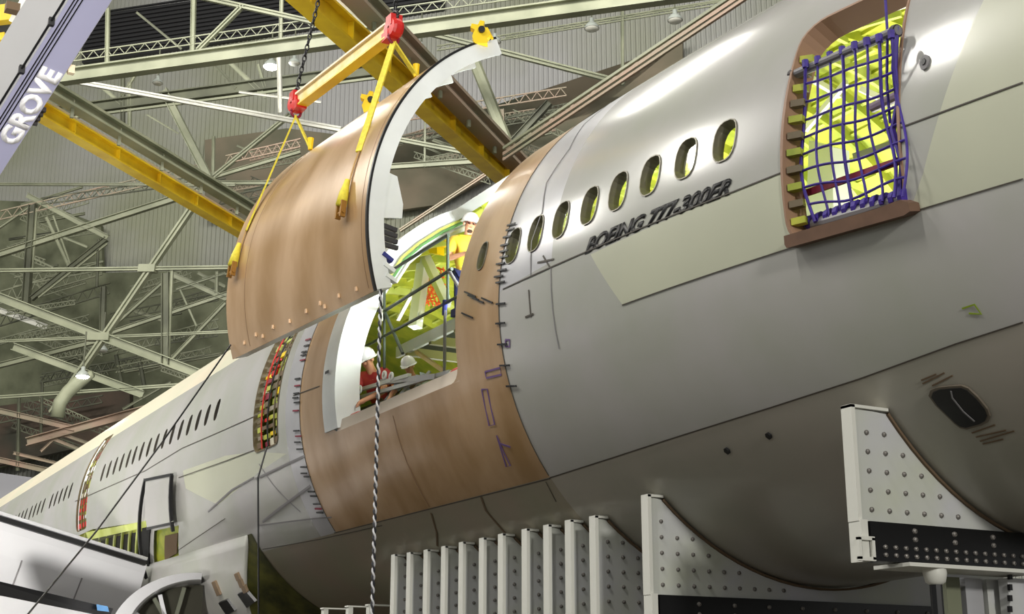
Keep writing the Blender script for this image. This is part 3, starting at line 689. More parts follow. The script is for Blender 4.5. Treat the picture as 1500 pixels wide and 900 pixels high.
# doors 3 and 4: cluttered reveal (racks and curtain)
palA = [primer, primer2, yel2, padm, primer, stopm, steelD, crownm, olive, padm]; palB = [redm, crownm, dred, white, padm, steelD, primer2]
rnd = random.Random(3)
for (ya, yb, t0, t1, nr, nc) in ((19.97, 21.0, -8.5, 27, 15, 4), (32.2, 33.1, -9, 32, 12, 2)):
    for i in range(nr):
        for j in range(nc):
            ta = R(t0 + (t1 - t0) * (i + rnd.uniform(.05, .3)) / nr); tb = R(t0 + (t1 - t0) * (i + rnd.uniform(.6, .95)) / nr)
            y_a = ya + (yb - ya) * (j + rnd.uniform(0, .2)) / nc; y_b = ya + (yb - ya) * (j + rnd.uniform(.75, 1)) / nc
            if ya < 30: m_ = rnd.choice(palA) if j != 2 else rnd.choice([redm, dred, padm, primer2, stopm])
            else: m_ = rnd.choice([redm, redm, white, dred]) if i < 4 else rnd.choice(palB[1:])
            patch('doorway_fitting', [(y_a, ta), (y_b, ta), (y_b, tb), (y_a, tb)], -rnd.uniform(.05, .1), .03, m_, plane, .4)
    for k in range(3):
        y = ya + .2 + k * .28
        mb = MB(); mb.tube([HP(y, R(t0 + (t1 - t0) * i / 12), -.02) for i in range(13)], .013, 6); mb.build('doorway_strap', (stopm, black, redm)[k] if ya < 30 else (padm, stopm, white)[k], plane)
# ribs seen in the open wing-root bay
for k in range(9):
    x = 122 + k * 11; a = hull_at(x, 778 - k * 1.5); b = hull_at(x - 3, 822)
    if a and b: strip('bay_rib', [a, b], .06, primer2, plane, px=False, off=-.08, th=.04)
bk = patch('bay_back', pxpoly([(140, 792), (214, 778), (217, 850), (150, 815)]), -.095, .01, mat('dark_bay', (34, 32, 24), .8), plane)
patch('bay_lip', pxpoly([(128, 780), (216, 763), (217, 772), (132, 791)]), .0, .04, primer2, plane)
patch('service_hatch', pxpoly([(225, 703), (261, 696), (262, 762), (226, 770)]), .1, .05, paint, plane)
for pts in ([(223, 703), (222, 842)], [(262, 696), (263, 775)], [(224, 704), (262, 696)], [(226, 772), (262, 764)]): strip('hatch_edge', pts, .05, black, plane, off=.1, th=.06)
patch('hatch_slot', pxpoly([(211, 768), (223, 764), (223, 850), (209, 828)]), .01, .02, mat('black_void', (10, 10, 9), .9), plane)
patch('hatch_lining', pxpoly([(229, 784), (260, 772), (258, 800), (238, 830), (229, 836)]), -.08, .02, primer, plane)
patch('hatch_door', pxpoly([(240, 786), (258, 782), (257, 812), (240, 822)]), -.04, .02, padm, plane)

# belly fairing with open aft end, seen as an olive hollow
def fair_off(y): return .38 * min(1, max(0, (y - 21.6) / 1.5)) + .05
n1, n2 = 24, 26; vs = []; fs = []
def fy0(j): return 22.35 + .95 * min(1, j / 8)
def fof(j): return .62 * math.sin(min(1, j / 9) * math.pi / 2) ** 1.5
for i in range(n1 + 1):
    for j in range(n2 + 1):
        t_ = R(-31 - 82 * j / n2); y = fy0(j) + (42 - fy0(j)) * (i / n1) ** 1.6
        vs.append(HP(y, t_, .02 + fof(j)))
for i in range(n1):
    for j in range(n2): a = i * (n2 + 1) + j; fs.append((a, a + 1, a + n2 + 2, a + n2 + 1))
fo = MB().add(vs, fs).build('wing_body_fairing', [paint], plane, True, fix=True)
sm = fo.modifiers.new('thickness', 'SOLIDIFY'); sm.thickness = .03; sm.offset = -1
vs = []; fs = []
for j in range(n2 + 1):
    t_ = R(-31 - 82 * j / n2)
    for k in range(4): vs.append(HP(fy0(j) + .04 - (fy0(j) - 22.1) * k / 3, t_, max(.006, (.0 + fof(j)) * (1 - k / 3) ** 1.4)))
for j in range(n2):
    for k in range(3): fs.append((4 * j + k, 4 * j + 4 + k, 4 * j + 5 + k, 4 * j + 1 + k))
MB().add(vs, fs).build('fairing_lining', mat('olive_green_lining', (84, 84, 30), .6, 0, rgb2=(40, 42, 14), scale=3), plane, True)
def fairoff_patch(pts, m, nm):
    out = []
    for p in pts:
        o = .5
        for _ in range(8):
            h_ = hull_at(p[0], p[1], o)
            if not h_: return
            o = (o + .02 + fof(max(0, (-31 - math.degrees(h_[1])) / 82 * 26))) / 2
        out.append((h_[0], h_[1], o))
    ctr = HN(out[0][0], out[0][1]); MB().prism([HP(y_, t__, o_) + ctr * .04 for y_, t__, o_ in out], ctr * -.05).build(nm, m, plane)
fairoff_patch([(322, 882), (335, 877), (346, 893), (334, 900)], black, 'vent_slot'); fairoff_patch([(350, 869), (362, 864), (376, 880), (364, 889)], black, 'vent_slot')
for a in ((312, 852), (316, 862), (345, 840), (350, 850), (355, 858)): fairoff_patch([(a[0], a[1]), (a[0] + 5, a[1] - 2), (a[0] + 9, a[1] + 8), (a[0] + 4, a[1] + 10)], padm, 'placard')
# round-lipped fillet panel standing below the wing root
def arch():
    c = atY(282, 940, 24.4); ax = Vector((.30, .954, 0)); sx = Vector((.954, -.30, 0)); up = Vector((0, 0, 1)); mb = MB(); n = 26
    vs = []; fs = []
    for i in range(n + 1):
        a = R(178 - 92 * i / n); q_ = 1 - .55 * i / n; rx, rz = 1.42, 1.16
        for r_, yy in ((1, -.1), (1 - .2 * q_, -.02), (1 - .23 * q_, .1), (1 - .23 * q_, 1.6), (1.0, 1.6)): vs.append(c + sx * math.cos(a) * rx * r_ + up * math.sin(a) * rz * r_ + ax * yy)
    for i in range(n):
        for q in range(5): fs.append((i * 5 + q, i * 5 + (q + 1) % 5, i * 5 + 5 + (q + 1) % 5, i * 5 + 5 + q))
    mb.add(vs, fs).build('fillet_panel', MATS.get('light_wing_paint') or mat('light_wing_paint', (200, 200, 204), .28, .0, var=.06, scale=1, coat=.4), plane)
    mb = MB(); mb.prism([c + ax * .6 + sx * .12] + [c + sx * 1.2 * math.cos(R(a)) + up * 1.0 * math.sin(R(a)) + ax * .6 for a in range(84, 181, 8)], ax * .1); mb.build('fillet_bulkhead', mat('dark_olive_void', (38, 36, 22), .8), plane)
    for k, a in enumerate((100, 122, 128, 150)):
        MB().bar(c + sx * 1.15 * math.cos(R(a)) + up * .95 * math.sin(R(a)) + ax * .4, c + ax * .4 - up * .4 + sx * (-.5 + .25 * k), .05, .07).build('fillet_brace', silver if k % 2 else steelD, plane)
arch()
# wing underside with trailing edge, then lower flap piece
def wing():
    root = atX(208, 829, 7.3); tip = atX(0, 765, 4.45); d = (tip - root) / (root.x - tip.x)
    def P(x, y_, dz): b = root + d * (root.x - x); return Vector((b.x, b.y + y_, b.z + dz))
    mb = MB(); prof = [(0, 0), (.12, -.12), (.45, -.5), (.9, -.95), (1.5, -1.3), (2.4, -1.42), (8, -1.3), (12.2, -1.1), (13.6, -.5), (13.2, .1), (9, .42), (4, .35), (0, .05)]
    xs = [7.4, 6, 4.4, 2, -2, -8]; vs = []; fs = []; n = len(prof)
    for x in xs:
        for y_, z_ in prof: vs.append(P(x, y_, z_))
    for i in range(len(xs) - 1):
        for q in range(n): fs.append((i * n + q, i * n + (q + 1) % n, i * n + n + (q + 1) % n, i * n + n + q))
    fs += [tuple(range(n)), tuple((len(xs) - 1) * n + q for q in range(n - 1, -1, -1))]
    w = MB().add(vs, fs).build('wing', mat('light_wing_paint', (200, 200, 204), .28, .0, var=.06, scale=1, coat=.4), plane)
    mb = MB(); mb.bar(P(7.35, -.04, .05), P(-8, -.04, .05), .08, .09); mb.build('trailing_edge_seal', black, w)
    mb = MB(); mb.bar(P(7.35, -.1, .13), P(-8, -.1, .13), .1, .06); mb.build('trailing_edge_strip', silver, w)
    mb = MB()
    for x in (6.2, 5.0, 3.6): mb.bar(P(x, .44, -.5), P(x - .05, .9, -.96), .02, .03)
    mb.build('panel_joint', greyseam, w)
wing()
def flap():
    a0, b0 = atY(-60, 838, 24), atY(166, 892, 25.5); 
    t_ = MB().prism([atY(-60, 861, 24), atY(160, 905, 25.5), atY(150, 960, 25.5), atY(-60, 960, 24)], (0.1, .5, 0)).build('inboard_flap', MATS['light_wing_paint'], plane)
    MB().prism([a0, b0, atY(160, 905, 25.5), atY(-60, 861, 24)], (0.1, .5, 0)).build('flap_gap_dark', black, t_)  # black strip stands in for the darkness of the open gap
    MB().prism([atY(142, 886, 25.3), atY(158, 889, 25.4), atY(160, 897, 25.4), atY(143, 895, 25.3)], (-.02, -.05, 0)).build('blue_tape', mat('blue_tape', (90, 140, 190), .5), t_)
flap()

# ------------------------------------------------------------------ lifted skin panel
PC = Vector((9.363, 14.934, 5.603 + CAMZ)); PYW = R(4.647); PW = 4.194
pax = Vector((-math.sin(PYW), math.cos(PYW), 0)); plf = Vector((-math.cos(PYW), -math.sin(PYW), 0)); pup = Vector((0, 0, 1))
T0, T1 = R(-17.6), R(66)
def PP(s, t, off=0.0): return PC + (plf * math.cos(t) + pup * math.sin(t)) * (RAD + off) + pax * s
panel = empty('fuselage_door_panel', PP(PW / 2, R(20)), 'large curved tan fuselage panel hanging from the spreader beam by yellow slings', 'aircraft panel')
def psheet(name, s0, s1, t0, t1, o0, o1, m, ns=12, ntt=40, parent=None, smooth=True):
    vs = []; fs = []
    for o in (o0, o1):
        for i in range(ns + 1):
            for j in range(ntt + 1): vs.append(PP(s0 + (s1 - s0) * i / ns, t0 + (t1 - t0) * j / ntt, o))
    A = (ns + 1) * (ntt + 1); ix = lambda k, i, j: k * A + i * (ntt + 1) + j
    for k in (0, 1):
        for i in range(ns):
            for j in range(ntt): fs.append((ix(k, i, j), ix(k, i, j + 1), ix(k, i + 1, j + 1), ix(k, i + 1, j)))
    for i in range(ns):
        for j in (0, ntt): fs.append((ix(0, i, j), ix(0, i + 1, j), ix(1, i + 1, j), ix(1, i, j)))
    for j in range(ntt):
        for i in (0, ns): fs.append((ix(0, i, j), ix(1, i, j), ix(1, i, j + 1), ix(0, i, j + 1)))
    o = MB().add(vs, fs).build(name, m, parent or panel)
    if smooth:
        for p in o.data.polygons: p.use_smooth = len(p.vertices) == 4
        o.data.set_sharp_from_angle(angle=R(35))
    return o
psheet('outer_skin', 0, PW, T0, T1, 0, -.012, brown, 14, 48)
psheet('edge_frame', .0, .05, T0 + .004, T1, -.014, -.24, white, 1, 48)
psheet('edge_gasket', -.006, .03, T0, T1, .001, -.03, black, 1, 48)
psheet('edge_frame', PW - .05, PW, T0 + .004, T1, -.014, -.2, white, 1, 48)
for k in range(6): psheet('frame', .6 + k * .58, .64 + k * .58, T0 + .01, T1, -.014, -.2, white, 1, 30)
for k in range(9): psheet('stringer', .06, PW - .06, T0 + .06 + k * .165, T0 + .072 + k * .165, -.014, -.07, primer2, 4, 1)
psheet('lower_edge_beam', .03, PW - .03, T0, T0 + .03, -.014, -.22, white, 8, 2)
# bracket plates at the aft lower end
MB().prism([PP(.02, R(12), -.22), PP(.02, R(12), -.36), PP(.02, R(5), -.5), PP(.02, R(1), -.5), PP(.02, R(0), -.22)], pax * .03).build('latch_plate', white, panel)
for k in range(4): MB().bar(PP(.05, R(-1.5 - 1.6 * k), -.2), PP(.05, R(-2.5 - 1.6 * k), -.44), .05, .05).build('latch', mat('dark_latch', (50, 50, 54), .4), panel)
for k in range(3): MB().bar(PP(.02, R(-9 - 2.6 * k), -.2), PP(.02, R(-11 - 2.6 * k), -.32), .08, .05).build('latch', blue if k == 0 else white, panel)
clipm = mat('bright_clip', (230, 196, 160), .3, .4)
for s_, dt in ((.4, 2.2), (.85, 2.6), (1.25, 1.8), (1.35, 3), (1.75, 2.8), (2.25, 2.4), (2.75, 3), (3.1, 2), (3.3, 3.2), (3.7, 2.6)):
    MB().box(PP(s_, T0 + R(dt), .01), .025, .03, .055).build('clip', clipm, panel)
# painted reinforcement line near the forward edge
for ss, w_ in ((3.55, .012), (.12, .01)):
    psheet('rivet_line', ss, ss + w_, T0 + .02, T1, .002, .0, mat('tan_rivet_line', (120, 92, 66), .6), 1, 40)

# position of fittings on the panel from the photo
def panel_hit(px, py):
    d = camray(px, py).normalized(); best = None; s = 8.0
    M = lambda P: (P - PC)
    def g(s):
        v = M(EYE + d * s); return math.hypot(v.dot(plf), v.dot(pup)) - RAD
    while s < 30:
        if g(s) > 0 >= g(s + .05):
            a, b = s, s + .05
            for _ in range(25):
                m = (a + b) / 2
                if g(m) > 0: a = m
                else: b = m
            v = M(EYE + d * b); return v.dot(pax), math.atan2(v.dot(pup), v.dot(plf))
        s += .05
    return None
HK1 = atY(434, 152, 18.45); HK2 = atY(577, 42, 15.75)
HZ = (HK1.z + HK2.z) / 2
# ---- slings
def sling_path(s, tl, hook):
    """from the fitting up the skin, leaving where the line to the hook is tangent"""
    pts = []; t = tl
    hv = hook - PC; ht = Vector((hv.dot(plf), hv.dot(pup))); dist = ht.length
    tt = math.atan2(ht.y, ht.x) - math.acos(min(1, (RAD + .02) / dist))
    tt = max(tt, tl + .02); n = 16
    for k in range(n + 1):
        f_ = k / n; pts.append(PP(s, tl + (tt - tl) * f_, .018))
    return pts, tt
def sling_mb(pts, w=.06, th=.012):
    mb = MB(); 
    for a, b in zip(pts, pts[1:]):
        mb.bar(a, b, w, th, up=((a + b) / 2 - PC - pax * ((a + b) / 2 - PC).dot(pax)).normalized())
    return mb
fit1 = panel_hit(348, 392); fit2 = panel_hit(508, 304)
for (ft, hk, lab) in ((fit1, HK1, 'yellow web sling from the left red hook down the panel to its forward fitting'), (fit2, HK2, 'yellow web sling from the right red hook down the panel to its aft fitting')):
    t = empty('lifting_sling', hk, lab, 'sling', 'lifting slings')
    pts, tt = sling_path(ft[0], ft[1], hk)
    sling_mb(pts, .035, .012).build('skin_strap', mat('tan_strap', (176, 140, 80), .7), t)
    mb = MB(); a = pts[-1]; mb.bar(a, hk + Vector((0, 0, -.2)), .085, .025); mb.build('webbing', sling, t)
    # shackle fitting on the skin: fork, pin and pad
    p = PP(ft[0], ft[1], .03); nrm = (plf * math.cos(ft[1]) + pup * math.sin(ft[1])); tg = (pup * math.cos(ft[1]) - plf * math.sin(ft[1]))
    mb = MB(); mb.tube([p + tg * .36, p + tg * .16 + nrm * .03, p + nrm * .05], [.03, .06, .07], 10); mb.build('fitting_socket', sling, t, True)
    mb = MB()
    for k in (-1, 1): mb.bar(p + pax * k * .06 + tg * .05 + nrm * .05, p + pax * k * .06 - tg * .16 + nrm * .05, .035, .07)
    mb.tube([p - pax * .1 - tg * .1 + nrm * .05, p + pax * .1 - tg * .1 + nrm * .05], .022); mb.build('shackle', mat('dull_gold', (150, 108, 44), .4, .4), t)
# short slings over the crown
cr1 = PP(3.45, R(57), .03); cr2 = PP(.95, R(58), .03)
for (p, hk, lab) in ((atY(441, 216, 18.2), HK1, 'short yellow sling from the left red hook to the panel crown'), (atY(601, 100, 15.8), HK2, 'short yellow sling from the right red hook to the panel crown')):
    t = empty('lifting_sling', hk, lab, 'sling', 'lifting slings')
    q = min((PP(s_ * .1, R(a_), .03) for s_ in range(0, 42) for a_ in range(45, 67)), key=lambda v: (v - p).length)
    MB().bar(hk + Vector((0, 0, -.2)), q, .075, .025).build('webbing', sling, t)
    MB().tube([q + Vector((0, 0, .16)), q + Vector((0, 0, -.02))], [.05, .035], 8).build('buckle', yel2, t)
# clamps on the far top edge
for (px_, py_, lab) in ((698, 44, 'yellow lifting clamp at the aft top corner of the panel'), (536, 152, 'yellow lifting clamp at the middle of the panel top edge')):
    dd = camray(px_, py_).normalized(); 
    q = min((PP(s_ * .1, R(a_ * .5), .0) for s_ in range(0, 42) for a_ in range(100, 133)), key=lambda v: ((v - EYE) - dd * (v - EYE).dot(dd)).length)
    t = empty('panel_clamp', q, lab, 'clamp', 'yellow panel clamps')
    mb = MB(); X = Vector((math.cos(YAW), -math.sin(YAW), 0)); U = Vector((0, 0, 1)); Fw = X.cross(U)
    out = [(-.09, -.08), (-.13, .05), (-.09, .16), (-.16, .2), (-.14, .27), (-.04, .25), (0, .33), (.07, .31), (.05, .22), (.14, .17), (.17, .07), (.11, .0), (.12, -.08)]
    mb.prism([q + X * a + U * b - Fw * .06 for a, b in [(.8 * i_, .8 * j_) for i_, j_ in out]], Fw * .12); mb.build('clamp_body', yel2, t)
    MB().tube([q + X * .02 + U * .12 - Fw * .1, q + X * .02 + U * .12 + Fw * .1], .045, 10).build('pivot_pin', black, t)
    MB().bar(q + X * .08 + U * .18, q + X * .16 + U * .02, .03, .03).build('lever', yel2, t)

# ---- spreader beam with red hook blocks, chains
t = empty('spreader_beam', (HK1 + HK2) / 2, 'tan wooden spreader beam between the two red hook blocks', 'lifting beam')
dB = (HK2 - HK1).normalized(); mb = MB(); mb.bar(HK1 + dB * .1, HK2 - dB * .1, .10, .17); mb.build('beam', beamw, t)
mb = MB(); sB = dB.cross(Vector((0, 0, 1))).normalized()
mb.bar(HK1 + dB * .1 + Vector((0, 0, .1)), HK2 - dB * .1 + Vector((0, 0, .1)), .16, .03); mb.build('top_flange', mat('cream_flange', (232, 214, 184), .5), t)
mb = MB(); mb.bar(HK1 + dB * .1 - Vector((0, 0, .1)), HK2 - dB * .1 - Vector((0, 0, .1)), .16, .025); mb.build('bottom_flange', yellow, t)
for hk, top, lab in ((HK1, (474, -30), 'black chain rising from the left red hook block'), (HK2, (584, -30), 'black chain rising from the right red hook block')):
    side = 'left' if hk is HK1 else 'right'
    b = empty('hook_block', hk, 'red hook block on the %s end of the spreader beam' % side, 'hook block', 'red hook blocks')
    mb = MB(); mb.lathe(hk + sB * -.09, [(.02, 0), (.13, .01), (.15, .05), (.15, .13), (.13, .17), (.02, .18)], 16, sB); mb.box(hk + Vector((0, 0, .1)), .17, .17, .16); mb.box(hk - Vector((0, 0, .08)) + dB * .1 * (1 if side == 'left' else -1), .16, .2, .12); mb.build('block', redm, b)
    mb = MB(); mb.tube([hk + Vector((0, 0, .16)) + dB * .09 * math.cos(R(a)) + Vector((0, 0, .09 * math.sin(R(a)))) for a in range(0, 361, 30)], .022, 8); mb.build('shackle', mat('dark_iron', (44, 40, 40), .4, .5), b, True)
    mb = MB(); mb.tube([hk + Vector((0, 0, -.14)) + sB * .08 * math.cos(R(a)) + Vector((0, 0, .08 * math.sin(R(a)))) for a in range(0, 361, 30)], .02, 8); mb.build('lower_ring', dred, b, True)
    tp = atD(top[0], top[1], (hk - EYE).dot(Vector((math.sin(YAW) * math.cos(PITCH), math.cos(YAW) * math.cos(PITCH), math.sin(PITCH)))) + .3)
    st = hk + Vector((0, 0, .24)); tp = st + (tp - st) * 1.8; L = (tp - st).length; n = int(L / .085); mb = MB()
    for k in range(n):
        c = st.lerp(tp, (k + .5) / n); ax_ = (tp - st).normalized(); s2 = sB if k % 2 else dB; s2 = (s2 - ax_ * s2.dot(ax_)).normalized()
        mb.tube([c + ax_ * .055 * math.cos(R(a)) + s2 * .028 * math.sin(R(a)) for a in range(0, 361, 45)], .0115, 5, cap=False)
    tag(mb.build('hoist_chain', mat('black_chain_steel', (26, 26, 28), .4, .5), None), lab, 'chain', 'hoist chains')
# lever and pulley hanging cables from the panel and doors
def cable(name, pts, r, m, label, cat, n=6):
    return tag(MB().tube(pts, r, n).build(name, m), label, cat)
c0 = panel_hit(340, 505) or (PW, R(-12))
pA = PP(c0[0], c0[1], .02)
cable('tag_line', [pA, atD(240, 645, 20), atD(140, 780, 18), atD(28, 916, 16)], .012, black, 'black tag line running from the panel corner down to the lower left', 'rope')
p0 = HP(20.3, R(-9), .06)
cable('hanging_cable', [p0, atY(378, 700, p0.y - .05), atY(379, 920, p0.y - .05)], .014, black, 'thin black cable hanging straight down from the small cluttered door', 'cable')
# twisted white and dark rope hanging from the panel's aft corner
rp0 = PP(.02, T0 + .01, -.1); t = empty('dangling_rope', rp0, 'twisted white and black rope hanging from the panel aft corner past the belly', 'rope')
for k, m in ((0, mat('white_rope', (210, 210, 214), .7)), (1, mat('dark_rope', (44, 44, 50), .7))):
    L = rp0.z - atY(553, 915, rp0.y).z; n = int(L / .02); ph = math.pi * k
    MB().tube([Vector((rp0.x + .013 * math.cos(i * .85 + ph), rp0.y + .013 * math.sin(i * .85 + ph), rp0.z - i * .02)) for i in range(n)], .0125, 5).build('strand', m, t, True)

# ------------------------------------------------------------------ inside the cargo opening: work deck, guard rails, people
DZ = atD(600, 505, 19.4).z
DX0 = 8.15
def dk(px, py): return atX(px, py, DX0)
ea = atX(505, 556, DX0); eb = atX(672, 452, DX0)
DZ = (ea.z + eb.z) / 2
deck = empty('work_deck', (9.6, 16, DZ), 'raised work platform inside the cargo opening with blue padded edge and pale fascia', 'platform')
MB().box((DX0 + 1.5, 16.0, DZ - .05), 3.0, 3.7, .06).build('deck_board', mat('dark_green_deck', (44, 50, 34), .8), deck)
MB().box((DX0 + .02, 16.0, DZ - .08), .05, 3.7, .16).build('fascia', mat('pale_fascia', (196, 206, 196), .5), deck)
MB().box((DX0 - .0, 15.1, DZ + .06), .09, 1.9, .10).build('edge_padding', blue, deck)
for k in range(5): MB().box((DX0 + 1.5, 14.5 + k * .75, DZ - .14), 3.0, .08, .12).build('joist', mat('olive_joist', (120, 120, 60), .6), deck)
for x, y in ((DX0 + .1, 14.5), (DX0 + .1, 17.6), (DX0 + 2.8, 14.5), (DX0 + 2.8, 17.6)): MB().tube([(x, y, FLZ), (x, y, DZ - .1)], .035).build('leg', greyrail, deck)
MB().bar((DX0 + .1, 15.6, FLZ + .35), (DX0 + .1, 17.4, DZ - .15), .05, .05).build('timber_brace', beamw, deck)
def pt(px, py): return atX(px, py, 7.85)
rail = empty('guard_rail', pt(563, 520), 'dark green tubular guard rail across the cargo opening, upper section', 'railing')
for a, b in (((563, 403), (657, 344)), ((563, 456), (662, 394)), ((563, 403), (563, 540)), ((656, 344), (656, 440)), ((563, 456), (590, 518)), ((657, 396), (673, 422))):
    MB().tube([pt(*a), pt(*b)], .024 if a[0] != b[0] else .021, 8).build('rail' if a[0] != b[0] else 'post', railm if a != (657, 396) else greyrail, rail)
rail2 = empty('guard_rail', pt(512, 520), 'lower dark guard rail running along the left half of the cargo opening', 'railing')
for a, b in (((512, 478), (563, 449)), ((508, 522), (668, 436)), ((508, 524), (527, 560)), ((668, 436), (678, 430))):
    MB().tube([pt(*a), pt(*b)], .022 if a[0] != 508 or b[0] != 527 else .015, 8).build('rail', railm if b != (527, 560) else primer2, rail2)
p_ = empty('padded_post', pt(651, 545), 'thin grey post with blue padding standing at the right of the cargo opening', 'post')
MB().tube([pt(651, 550), pt(652, 452)], .022).build('post', greyrail, p_); MB().tube([pt(651, 462), pt(652, 440)], .035).build('padding', blue, p_)
# white struts and yellow hoist
def atXt(px, py, X): return atX(px, py, X)
t = empty('white_strut_frame', atX(610, 480, 9.6), 'white strut frame standing inside the cargo opening behind the rails', 'frame')
for a, b, w in (((620, 370), (655, 445), .13), ((622, 375), (608, 480), .17), ((583, 468), (606, 425), .06), ((560, 470), (560, 380), .07), ((606, 425), (618, 470), .04)):
    MB().bar(atX(*a, 9.7), atX(*b, 9.5), w, w).build('strut', white, t)
t = empty('yellow_hoist', atX(625, 370, 9.6), 'small bright yellow hoist head above the white struts', 'hoist')
MB().prism([atX(x, y, 9.5) for x, y in ((604, 352), (616, 368), (640, 372), (640, 360), (655, 350), (652, 340), (636, 352), (616, 350), (608, 344))], (.16, .05, 0)).build('hoist_body', yel2, t)
MB().tube([atX(598, 348, 9.55), atX(652, 340, 9.55)], .04).build('hoist_drum', steelD, t)
t = empty('orange_netting', atX(635, 400, 9.9), 'rumpled orange netting hanging behind the guard rail', 'net'); org = mat('orange_plastic', (232, 96, 40), .5)
mb = MB()
for k in range(8):
    mb.tube([atX(622 + k * 3.6 + 3 * math.sin(j * 1.3 + k), 392 + j * 7, 9.9) for j in range(9)], .014, 5)
for j in range(8): mb.tube([atX(620 + k * 4 + 2 * math.sin(k * 2 + j), 394 + j * 7 + 2 * math.sin(k + j * 2), 9.9) for k in range(9)], .014, 5)
mb.build('mesh', org, t)
# upper crown arch liner inside, pale green segment bars
t = empty('arch_rib', atX(620, 330, 9.4), 'green and cream curved ribs under the white opening arch', 'rib')
for k, (dx, m) in enumerate(((14, primer2), (18, mat('leaf_green', (92, 140, 84), .5)), (24, steelW))):
    MB().tube([atY(x + dx, y + dx * .8, 17.6) for x, y in ((556, 395), (575, 366), (600, 345), (630, 326), (660, 312), (690, 303))], .022, 6).build('rib', m, t)
# red rollers and bracket clutter at the sill
for (x, y, w, lab) in ((508, 618, 13, 'red roller block at the forward bottom corner of the cargo opening'), (657, 553, 13, 'red roller block at the aft bottom corner of the cargo opening')):
    c = hull_at(x, y); p = HP(c[0], c[1], -.16); b = empty('roller_block', p, lab, 'roller', 'red roller blocks')
    mb = MB(); mb.lathe(p - Vector((0, .13, 0)), [(.02, 0), (.1, 0), (.115, .03), (.115, .2), (.1, .24), (.02, .25)], 14, Vector((0, 1, 0))); mb.box(p - Vector((0, 0, .06)), .2, .22, .1); mb.build('roller', redm, b)
    MB().tube([p + Vector((-.02, .14, .03)), p + Vector((-.02, .19, .06))], .05, 10).build('wheel_cap', white, b)
beam_t = empty('fixture_rail', atX(560, 590, 7.7), 'silver slotted fixture rail lying along the cargo sill', 'fixture')
for a, b, w, m in (((520, 585), (660, 545), .05, silver), ((530, 600), (650, 560), .04, steelD), ((545, 612), (630, 580), .05, silver), ((515, 575), (600, 550), .05, white), ((560, 560), (640, 552), .07, silver)):
    MB().bar(atX(*a, 7.75), atX(*b, 7.7), w, w).build('rail', m, beam_t)
for x, y in ((516, 573), (527, 571), (563, 550), (573, 552)):
    p = atX(x, y, 7.6); mb = MB(); mb.tube([p + Vector((0, .05 * math.cos(R(a)), .05 * math.sin(R(a)))) for a in range(0, 361, 30)], .017, 6); mb.build('eye_ring', white, beam_t, True)
for k in range(6):
    MB().bar(atX(545 + k * 14, 602 - k * 8, 7.8), atX(560 + k * 14, 584 - k * 8, 7.9), .035, .035).build('slat', silver if k % 2 else padm, beam_t)

